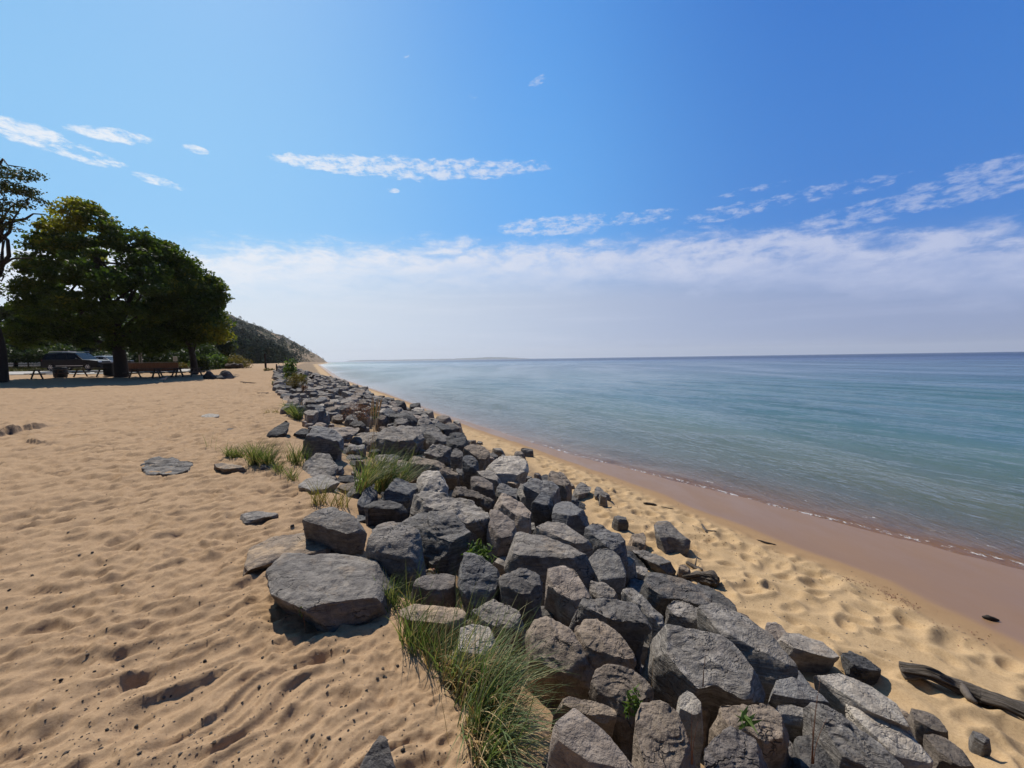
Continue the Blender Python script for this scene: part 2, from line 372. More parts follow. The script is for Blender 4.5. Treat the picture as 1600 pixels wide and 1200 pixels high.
def make_rock(name, ca, cb, cc, band=(0.0, 0.0, 14.0), lich=.35, dust=.25, crack=1.0):
    mt, t = mat_new(name); oi = t.n('ShaderNodeObjectInfo'); co0 = t.n('ShaderNodeTexCoord').outputs['Object']
    off = t.n('ShaderNodeCombineXYZ', {'X': t.math('MULTIPLY', oi.outputs['Random'], 37.0), 'Y': t.math('MULTIPLY', oi.outputs['Random'], 91.0), 'Z': 0.0}).outputs[0]
    co = t.n('ShaderNodeVectorMath', {0: co0, 1: off}, operation='ADD').outputs[0]
    n1 = t.noise(co, 3.0, 6, .62, .3); n2 = t.noise(co, 16.0, 7, .68, .4); n3 = t.noise(co, 95.0, 4, .7)
    st = t.noise(t.scale(co, (2.0, 3.0, band[2]), (R(22), R(-18), R(40))), 2.2, 6, .65, .6)
    c = t.mix(t.ss(n1, .3, .7), ca, cb); c = t.mix(t.ss(st, .42, .66, 0, .8), c, cc)
    c = t.mix(t.ss(n2, .35, .68, 0, .75), c, t.mix(1.0, c, (.46, .45, .46), 'MULTIPLY'))
    c = t.mix(t.ss(n2, .62, .74, 0, .4), c, (.30, .285, .27))
    c = t.mix(t.ss(n3, .52, .72, 0, .65), c, t.mix(1.0, c, (.38, .37, .37), 'MULTIPLY'))
    c = t.mix(t.ss(n3, .26, .36, .45, 0), c, (.30, .285, .27))
    lc = t.noise(co, 9.0, 4, .7, .8); c = t.mix(t.ss(lc, .66, .72, 0, lich), c, (.34, .26, .15))
    v = t.n('ShaderNodeTexVoronoi', {'Vector': t.n('ShaderNodeVectorMath', {0: t.scale(co, (1, 1.2, 2.8), (R(15), R(20), R(30))), 1: t.n('ShaderNodeVectorMath', {0: t.noise(co, 4, 4, .6, out=1), 1: (.5, .5, .5)}, operation='MULTIPLY').outputs[0]}, operation='ADD').outputs[0], 'Scale': 3.2}, feature='DISTANCE_TO_EDGE')
    ck = t.ss(v.outputs['Distance'], .0, .022, 1, 0)
    ck = t.math('MULTIPLY', ck, t.ss(n1, .50, .60, 0, crack * .85)); c = t.mix(t.math('MULTIPLY', ck, .8), c, (.025, .024, .026))
    rv = t.math('FRACT', t.math('MULTIPLY', oi.outputs['Random'], 17.0)); c = t.mix(1.0, c, t.mix(rv, (.50, .53, .58), (1.12, 1.11, 1.10)), 'MULTIPLY')
    # blown sand lying on top faces
    nz = t.n('ShaderNodeSeparateXYZ', {'Vector': t.n('ShaderNodeNewGeometry').outputs['Normal']}).outputs[2]
    du = t.math('MULTIPLY', t.ss(nz, .80, .97), t.ss(t.noise(co, 5.0, 6, .7), .50, .66, 0, dust)); c = t.mix(du, c, (.45, .32, .20))
    h = t.math('ADD', t.math('MULTIPLY', n2, .9), t.math('MULTIPLY', n3, .22)); h = t.math('ADD', h, t.math('MULTIPLY', st, .9)); h = t.math('SUBTRACT', h, t.math('MULTIPLY', ck, .9))
    vf = t.n('ShaderNodeTexVoronoi', {'Vector': t.n('ShaderNodeVectorMath', {0: t.scale(co, (1, 1, 1.7), (R(25), R(10), 0)), 1: t.n('ShaderNodeVectorMath', {0: t.noise(co, 7, 4, .7, out=1), 1: (.25, .25, .25)}, operation='MULTIPLY').outputs[0]}, operation='ADD').outputs[0], 'Scale': 8.0})
    h = t.math('ADD', h, t.math('MULTIPLY', vf.outputs['Distance'], .35))
    out(t, pbsdf(t, c, .86, h, .95, .030, .25)); return mt
M_ROCK = {
 'g': make_rock("rock_gray", (0.239, 0.208, 0.175), (0.347, 0.302, 0.251), (0.444, 0.386, 0.316)),
 'b': make_rock("rock_bluish", (0.162, 0.154, 0.148), (0.252, 0.237, 0.221), (0.347, 0.325, 0.288), (0, 0, 20), .1, .1),
 'p': make_rock("rock_pale", (0.394, 0.346, 0.283), (0.515, 0.451, 0.370), (0.587, 0.518, 0.422), (0, 0, 9), .2, .1, .6),
 'k': make_rock("rock_pinkish", (0.311, 0.248, 0.196), (0.407, 0.330, 0.264), (0.479, 0.396, 0.316), (0, 0, 8), .4, .3),
 'r': make_rock("rock_brown", (0.215, 0.170, 0.124), (0.324, 0.252, 0.188), (0.407, 0.319, 0.235), (0, 0, 6), .9, .2),
 's': make_rock("rock_striated", (0.180, 0.161, 0.140), (0.324, 0.287, 0.240), (0.479, 0.424, 0.356), (0, 0, 32), .15, .15, .5),
 'd': make_rock("rock_dark", (0.084, 0.077, 0.071), (0.144, 0.133, 0.119), (0.215, 0.196, 0.170), (0, 0, 18), .1, .05),
 'y': make_rock("rock_dusted", (0.286, 0.220, 0.164), (0.394, 0.307, 0.221), (0.454, 0.342, 0.230), (0, 0, 18), .3, .9),
}

def make_leaf(name, c0, c1, c2, trans=.35, spec=.25):
    mt, t = mat_new(name); v = t.n('ShaderNodeAttribute', attribute_name='tint').outputs['Fac']
    c = t.mix(t.ss(v, 0, .55), c0, c1); c = t.mix(t.ss(v, .6, 1.0), c, c2)
    d = t.n('ShaderNodeBsdfPrincipled', {'Base Color': c, 'Roughness': .6, 'Specular IOR Level': spec}).outputs[0]
    tr = t.n('ShaderNodeBsdfTranslucent', {'Color': t.mix(1.0, c, (1.15, 1.25, .6), 'MULTIPLY')}).outputs[0]
    out(t, t.n('ShaderNodeMixShader', {0: trans, 1: d, 2: tr}).outputs[0]); return mt
M_MAPLE = make_leaf("maple_leaf", (.024, .048, .009), (.070, .108, .017), (.26, .24, .03), .42)
M_PINE = make_leaf("thin_leaf", (.03, .045, .018), (.06, .075, .022), (.11, .10, .03), .25)
M_BACK = make_leaf("woodland_leaf", (.018, .034, .012), (.045, .070, .018), (.11, .13, .03), .3)
M_FARLEAF = make_leaf("bluff_leaf", (.026, .045, .028), (.042, .062, .034), (.07, .075, .048), .0, 0.0)
M_SHRUB = make_leaf("shrub_leaf", (.045, .085, .018), (.085, .14, .028), (.15, .20, .045), .35)
M_GRASS = make_leaf("beach_grass_blade", (.05, .085, .025), (.13, .175, .065), (.34, .31, .15), .35)
M_GRASSY = make_leaf("yellowed_grass_blade", (.10, .12, .03), (.20, .17, .05), (.36, .27, .11), .3)
M_STRAW = make_leaf("dry_straw", (.28, .17, .07), (.40, .27, .12), (.52, .38, .20), .2)
M_RUST = make_leaf("rusty_weed", (.14, .055, .035), (.22, .10, .07), (.30, .19, .12), .2)
M_OLIVE = make_leaf("olive_shrub", (.09, .075, .02), (.16, .12, .03), (.24, .17, .06), .3)
M_BARK = mat_simple("bark", (.035, .028, .022), .9, .5, 9)
M_WOOD = mat_simple("weathered_wood", (.20, .17, .14), .85, .45, 12)
M_DRIFT = None
def make_drift():
    mt, t = mat_new("driftwood"); co = t.n('ShaderNodeTexCoord').outputs['UV']; ob = t.n('ShaderNodeTexCoord').outputs['Object']
    at = t.n('ShaderNodeAttribute', attribute_name='along').outputs['Fac']; ar = t.n('ShaderNodeAttribute', attribute_name='round').outputs['Fac']
    v = t.n('ShaderNodeCombineXYZ', {'X': t.math('MULTIPLY', at, 3.0), 'Y': t.math('MULTIPLY', ar, 55.0), 'Z': 0.0}).outputs[0]
    n = t.noise(v, 1.0, 6, .7, .3); n2 = t.noise(ob, 40, 4, .6)
    c = t.mix(t.ss(n, .3, .7), (.045, .035, .028), (.24, .20, .16)); c = t.mix(t.ss(n2, .5, .8, 0, .5), c, (.05, .04, .03))
    out(t, pbsdf(t, c, .85, t.math('ADD', n, t.math('MULTIPLY', n2, .3)), 1.0, .02, .2)); return mt
M_DRIFT = make_drift()
M_DARKWOOD = mat_simple("shaded_table_wood", (.10, .075, .055), .8, .4, 8)
M_PLANK = mat_simple("brown_plank", (.17, .085, .05), .8, .45, 5)
M_CARPAINT = mat_simple("black_car_paint", (.006, .006, .008), .38, .1, 3, .25)
M_GLASS = mat_simple("dark_car_glass", (.005, .006, .008), .12, .05, 3, .35)
M_TYRE = mat_simple("tyre_rubber", (.015, .015, .016), .8, .2, 10)
M_METAL = mat_simple("bright_metal", (.60, .60, .62), .3, .1, 8, .6, 1.0)
M_SILVER = mat_simple("silver_paint", (.22, .23, .25), .25, .06, 3, .6)
M_BIN = mat_simple("bin_plastic", (.022, .026, .026), .6, .2, 5)
M_WHITE = mat_simple("white_board", (.72, .72, .70), .6, .06, 5)
M_DARK = mat_simple("dark_weed", (.030, .024, .022), .9, .4, 20)
M_RED = mat_simple("red_lens", (.30, .02, .015), .3, .1, 5)
M_CONC = mat_simple("parking_concrete", (.40, .37, .33), .9, .15, 1.5)

# ------------------------------------------------------------------ ground sheet
def micro(x, y, r):
    a, b, c, d = lines(y)
    up = sstep(a - x, -.25, .5); lo = sstep(x - b, -.3, .2) * sstep(c - x, .02, .5)
    near = sstep(r, 80, 25)
    th = R(32); u = x * math.cos(th) + y * math.sin(th); v = -x * math.sin(th) + y * math.cos(th)
    wx = fbm2(x * .9, y * .9, 3, 3) * .45; wy = fbm2(x * .9 + 40, y * .9, 3, 4) * .35
    n1 = fbm2((u + wx) * 1.7, (v + wy) * 4.6, 3, 11); r1 = 1 - np.abs(n1) * 2.3
    n2 = fbm2((u + wx) * 5.0, (v + wy) * 11, 3, 21); r2 = 1 - np.abs(n2) * 2.2
    big = fbm2(x * .45, y * .45, 3, 31)
    fine = fbm2(x * 22, y * 26, 3, 41)
    pt = pits(x + wx * .3, y + wy * .3, .50, 51) * .8 + pits(x + 3.3, y + 1.7, .24, 61) * .75
    h_up = .024 * r1 + .023 * r2 + .05 * big + .008 * fine + .027 * pt
    h_up *= np.interp(y, [0, 5, 10, 20, 60], [1, 1.15, 1.5, 1.8, 1.5])
    ptl = .8 * pits(x, y, .44, 71, .44) + .7 * pits(x + 9, y + 4, .25, 81)
    h_lo = .050 * ptl + .03 * fbm2(x * 1.2, y * 1.2, 3, 91) + .003 * fine
    return (h_up * up + h_lo * lo) * (near * .8 + .2), up, lo
def build_ground():
    rr = np.concatenate([[.02, .3, .6], np.geomspace(.85, 75, 760), np.geomspace(78, 11000, 90)])
    aa = np.concatenate([np.radians(np.arange(-59.5, 60.5, .19)), np.radians(np.arange(63, 300, 4.0))])
    NR, NA = len(rr), len(aa); RR, AA = np.meshgrid(rr, aa, indexing='ij'); x = (RR * np.sin(AA)).ravel(); y = (RR * np.cos(AA)).ravel(); r = RR.ravel()
    z0 = terrain0(x, y); mi, up, lo = micro(x, y, r)
    z = z0 + mi
    # shallow hollow wallowed beside stones, long dark sod edge at left
    a, b, c, d = lines(y)
    nz = fbm2(x * 1.3, y * 1.3, 4, 5) * .22 + fbm2(x * .35, y * .35, 2, 6) * .12
    wet = sstep(x - c + nz * .45, -.04, .22); damp = sstep(x - c + nz * .45, -.55 , -.08)
    dirt_shade = np.zeros_like(x)
    def streak(pts, wd, amp):
        P = [ground_pt(*p) for p in pts]
        dm = np.full(x.shape, 1e9)
        for i in range(len(P) - 1):
            ax, ay = P[i].x, P[i].y; bx, by = P[i + 1].x - ax, P[i + 1].y - ay
            t = np.clip(((x - ax) * bx + (y - ay) * by) / (bx * bx + by * by), 0, 1); dm = np.minimum(dm, np.hypot(x - ax - t * bx, y - ay - t * by))
        f = np.exp(-(dm / wd) ** 2); return f
    for pts_, hs_, wd_ in (([(-140, 702), (-60, 692), (0, 683), (22, 679), (40, 674), (58, 672), (75, 669), (96, 666)], .15, .05), ([(44, 694), (60, 698), (80, 699), (100, 694)], .07, .03)):
        P = sorted([(math.atan2(p.x, p.y), math.hypot(p.x, p.y)) for p in (ground_pt(*q) for q in pts_)]); ph_ = np.arctan2(x, y); lr = np.interp(ph_, [p[0] for p in P], [p[1] for p in P]) + .25 * fbm2(ph_ * 60, ph_ * 0, 4, 88); m_ = sstep(ph_, P[-1][0] + .003, P[-1][0] - .035) * (ph_ > P[0][0])
        dr_ = r - lr; z = z + hs_ * m_ * (1 + .5 * fbm2(ph_ * 90, ph_ * 0 + 3, 3, 89)) * np.where(dr_ > 0, np.exp(-dr_ / 2.4), 0) * sstep(dr_, -.01, .08); dirt_shade = np.maximum(dirt_shade, m_ * (np.abs(dr_ - .03) < wd_ + .05) * 1.0)
    s = streak([(102, 664), (128, 658)], .03, 1); dirt_shade = np.maximum(dirt_shade, sstep(s, .4, .8) * .8)
    a0, b0, _, _ = lines(y); inb = sstep(x - a0, .25, .8) * sstep(b0 - x, .1, .5); dirt_shade = np.maximum(dirt_shade, inb * .75)  # crevice shade between the rocks, painted into the ground colour
    idx = np.arange(NR * NA).reshape(NR, NA); i0 = idx[:-1, :]; i1 = idx[1:, :]
    q = np.stack([i0, np.roll(i0, -1, 1), np.roll(i1, -1, 1), i1], -1).reshape(-1, 4)
    X3 = np.stack([x, y, z], 1)
    if np.cross(X3[q[:, 1]] - X3[q[:, 0]], X3[q[:, 2]] - X3[q[:, 0]])[:, 2].mean() < 0: q = q[:, ::-1].copy()
    me = mesh_data("ground", X3, q, M_SAND)
    attr(me, 'wet', wet); attr(me, 'damp', damp); attr(me, 'dirt_shade', dirt_shade); attr(me, 'low', sstep(x - a, .3, 1.2))
    o = link("sand_ground", me); tag(o, kind='structure')
build_ground()

def terrain(x, y):
    x = np.atleast_1d(np.asarray(x, float)); y = np.atleast_1d(np.asarray(y, float)); return terrain0(x, y) + micro(x, y, np.hypot(x, y))[0]
def tz(x, y): return float(terrain(x, y)[0])

def build_water():
    rr = np.concatenate([[2.5], np.geomspace(3, 60, 330), np.geomspace(61, 11000, 130)]); aa = np.radians(np.arange(-100, 101, .4))
    NR, NA = len(rr), len(aa); RR, AA = np.meshgrid(rr, aa, indexing='ij'); x = (RR * np.sin(AA)).ravel(); y = (RR * np.cos(AA)).ravel(); r = RR.ravel()
    a, b, c, d = lines(y); dpt = np.clip(ZW - terrain0(x, y), -.5, 12)
    sl = np.gradient(cD[:, 0]) / np.maximum(np.gradient(cD[:, 1]), .01); q = (x - d) * .84
    rip = fbm2((x * .88 + y * .47) * 1.6, (-x * .47 + y * .88) * .45, 4, 201); sw = np.sin((q) * 1.5 + fbm2(x * .25, y * .25, 2, 205) * 2.5)
    z = ZW + (.018 * rip + .028 * sw * sstep(q, 0, 3)) * sstep(r, 90, 30) * sstep(q, -1, 1.5)
    edge = fbm2(x * 1.1, y * 1.1, 4, 210) * .02 + .012 * np.exp(-((q - .25) / .22) ** 2)
    z = z + edge * sstep(r, 60, 20) * sstep(q, 5, 1)
    idx = np.arange(NR * NA).reshape(NR, NA); k = np.stack([idx[:-1, :-1], idx[1:, :-1], idx[1:, 1:], idx[:-1, 1:]], -1).reshape(-1, 4)
    keep = (x > b - 1.5)[k].any(1) | (r > 2500)[k].any(1); k = k[keep]
    used = np.unique(k); mp = np.full(len(x), -1); mp[used] = np.arange(len(used)); k = mp[k]
    X3 = np.stack([x, y, z], 1)[used]
    if np.cross(X3[k[:, 1]] - X3[k[:, 0]], X3[k[:, 2]] - X3[k[:, 0]])[:, 2].mean() < 0: k = k[:, ::-1].copy()
    me = mesh_data("lake", np.stack([x, y, z], 1)[used], k, M_WATER)
    attr(me, 'depth', np.maximum(dpt[used], 0)); attr(me, 'off', np.clip(q[used], -3, 4000)); attr(me, 'dist', np.minimum(r[used], 5000))
    o = link("lake_water", me); tag(o, kind='structure')
build_water()
# ------------------------------------------------------------------ rocks
def rock_mesh(top, zbot, seed, strata=.5, rough=1.0, flare=.10, res=1.0, rnd=.05, chip=5, dome=.02):
    """top: list of Vector (rim of upper face). Returns V,F in world space"""
    rg = np.random.default_rng(seed); P = np.array([tuple(p) for p in top]); 
    c = P.mean(0); size = np.sqrt(max(np.ptp(P[:, 0]), .05) * max(np.ptp(P[:, 1]), .05))
    seg = np.roll(P, -1, 0) - P; L = np.linalg.norm(seg, axis=1); cum = np.concatenate([[0], np.cumsum(L)]); tot = cum[-1]
    N = int(np.clip(tot / max(size, .02) * 26 * res, 20, 190)); s = np.linspace(0, tot, N, endpoint=False)
    PP = np.vstack([P, P[0]]); B = np.stack([np.interp(s, cum, PP[:, k]) for k in range(3)], 1)
    for _ in range(N // 80): B = (np.roll(B, 1, 0) + 2 * B + np.roll(B, -1, 0)) / 4
    nt = max(4, int(N / 6)); ns = max(4, int(N / 7)); rad = B - c; outn = rad[:, :2] / (np.linalg.norm(rad[:, :2], axis=1, keepdims=True) + 1e-9)
    rings = []; rm = rnd * size * .5
    for i in range(nt):
        f = (i + .5) / nt; q = c + rad * f; q[:, 2] += dome * size * (1 - f * f) - rm * .6 * max(0, (f - .8) / .2) ** 2; rings.append(q)
    H = np.maximum(B[:, 2] - zbot, .03); ph = rg.uniform(0, 6.28); ln = rg.normal(0, .16, 2) * size; th = np.arctan2(rad[:, 1], rad[:, 0])
    fl = flare * size * (1 + .6 * np.sin(th * 2 + ph) + .4 * np.sin(th * 3 + ph * 2))
    for j in range(1, ns + 1):
        u = j / ns; q = B.copy(); bul = math.sin(min(u * 1.6, 1) * math.pi / 2)
        q[:, :2] += outn * (fl * bul)[:, None] + ln * u; q[:, 2] = B[:, 2] - rm * .6 - (H - rm * .6).clip(.02) * u ** 1.15; rings.append(q)
    G = np.array(rings); sh = G.shape[:2]; ctr = np.array([c[0], c[1], (c[2] + zbot) / 2]); mid = c
    def normals(G):
        du = np.roll(G, -1, 1) - np.roll(G, 1, 1); dv = np.gradient(G, axis=0); Nn = np.cross(du, dv); Nn /= np.linalg.norm(Nn, axis=2, keepdims=True) + 1e-9
        return (Nn * np.sign(((G - ctr) * Nn).sum(2, keepdims=True).mean())).reshape(-1, 3)
    V = G.reshape(-1, 3); W = V + seed * 3.7; f1 = fbm3(W / size * 1.5, 3, seed)
    tq = fbm3(W / size * 1.9, 2, seed + 31) * 3.5; tf = tq - np.floor(tq); tq = (np.floor(tq) + sstep(tf, .42, .58)) / 5
    V = V + normals(G) * (size * rough * (.055 * f1 + .075 * tq))[:, None]
    for k in range(chip):                      # chisel flat fracture faces near the rim, then down the sides
        a = rg.uniform(0, 6.283); n = np.array([math.cos(a), math.sin(a), rg.uniform(.1, .8)]); n /= np.linalg.norm(n)
        pr = V @ n; cut = np.quantile(pr, .985) - size * rg.uniform(.01, .07); d = np.maximum(pr - cut, 0); V = V - n * (d * .96)[:, None]
    for k in range(chip):
        a = rg.uniform(0, 6.283); n = np.array([math.cos(a), math.sin(a), rg.uniform(-.5, .25)]); n /= np.linalg.norm(n)
        pr = (V - mid) @ n; cut = np.quantile(pr, .97) - size * rg.uniform(.0, .06); d = np.maximum(pr - cut, 0); V = V - n * (d * .96)[:, None]
    G = V.reshape(*sh, 3); Nn = normals(G); W = V + seed * 3.7
    f2 = fbm3(W / size * 5.5, 4, seed + 9); rd = 1 - 2 * np.abs(fbm3(W / size * 2.8, 3, seed + 5))
    bd = rg.normal(size=3) * .35 + np.array([.1, .2, 1.0]); bd /= np.linalg.norm(bd); sv = (V @ bd) / size * rg.uniform(4, 8) + f1 * 1.1; fr = sv - np.floor(sv)
    lay = (sstep(fr, 0, .25) - sstep(fr, .75, 1.0)) * (.5 + .5 * f2)
    micro_ = fbm3(W / size * 15, 3, seed + 21) if N > 60 else 0
    disp = size * rough * (.026 * f2 - .022 * np.maximum(rd, 0) ** 3 + .014 * strata * lay + .012 * micro_)
    V = V + Nn * disp[:, None]
    G = V.reshape(*sh, 3); nr = sh[0]
    topc = G[0].mean(0); V = np.vstack([V, topc]); idx = np.arange(nr * N).reshape(nr, N); a = idx[:-1]; b = idx[1:]
    q = np.stack([a, b, np.roll(b, -1, 1), np.roll(a, -1, 1)], -1).reshape(-1, 4)
    t = np.stack([np.full(N, nr * N), idx[0], np.roll(idx[0], -1)], -1)
    # orientation
    if ((V[q[:, 0]] - ctr) * np.cross(V[q[:, 1]] - V[q[:, 0]], V[q[:, 2]] - V[q[:, 0]])).sum() < 0: q = q[:, ::-1].copy(); 
    p0 = V[t[:, 0]]; 
    if np.cross(V[t[:, 1]] - p0, V[t[:, 2]] - p0)[:, 2].mean() < 0: t = t[:, ::-1].copy()
    return V, [q, t], size

def rock_from_px(name, poly, label, tone='g', dz=0.0, tilt=None, cat='rock', group='boulders of the rock barrier', H=None, surf=None, strata=.6, rough=1.0, res=1.0, seed=None, rnd=.05, chip=5, dome=.02, flare=-.05, sharp=True):
    mx = sum(p[0] for p in poly) / len(poly); my = sum(p[1] for p in poly) / len(poly)
    sf = (lambda x, y: env(x, y) + dz) if surf is None else (lambda x, y: terrain0(x, y) + surf)
    c = hit(mx, my, sf)
    if tilt is None: tilt = (.16, -.10)
    # tilted plane through c
    n = Vector((tilt[0], tilt[1], 1)).normalized(); top = []
    for px, py in poly:
        d = ray(px, py); o = Vector((0, 0, CAMZ)); k = (c - o).dot(n) / d.dot(n); q = c + (o + d * k - c) * 1.07
        top.append(q)
    zb = min(tz(q.x, q.y) for q in top) - .06 if H is None else c.z - H
    seed = seed if seed is not None else int(mx * 7 + my * 13)
    V, Fc, size = rock_mesh(top, zb, seed, strata, rough, flare, res, rnd, chip, dome)
    org = np.array([c.x, c.y, zb + .06]); me = mesh_data(name, V - org, Fc, M_ROCK[tone])
    if sharp: me.set_sharp_from_angle(angle=R(27))
    o = link(name, me, tuple(org)); return tag(o, label, cat, group)

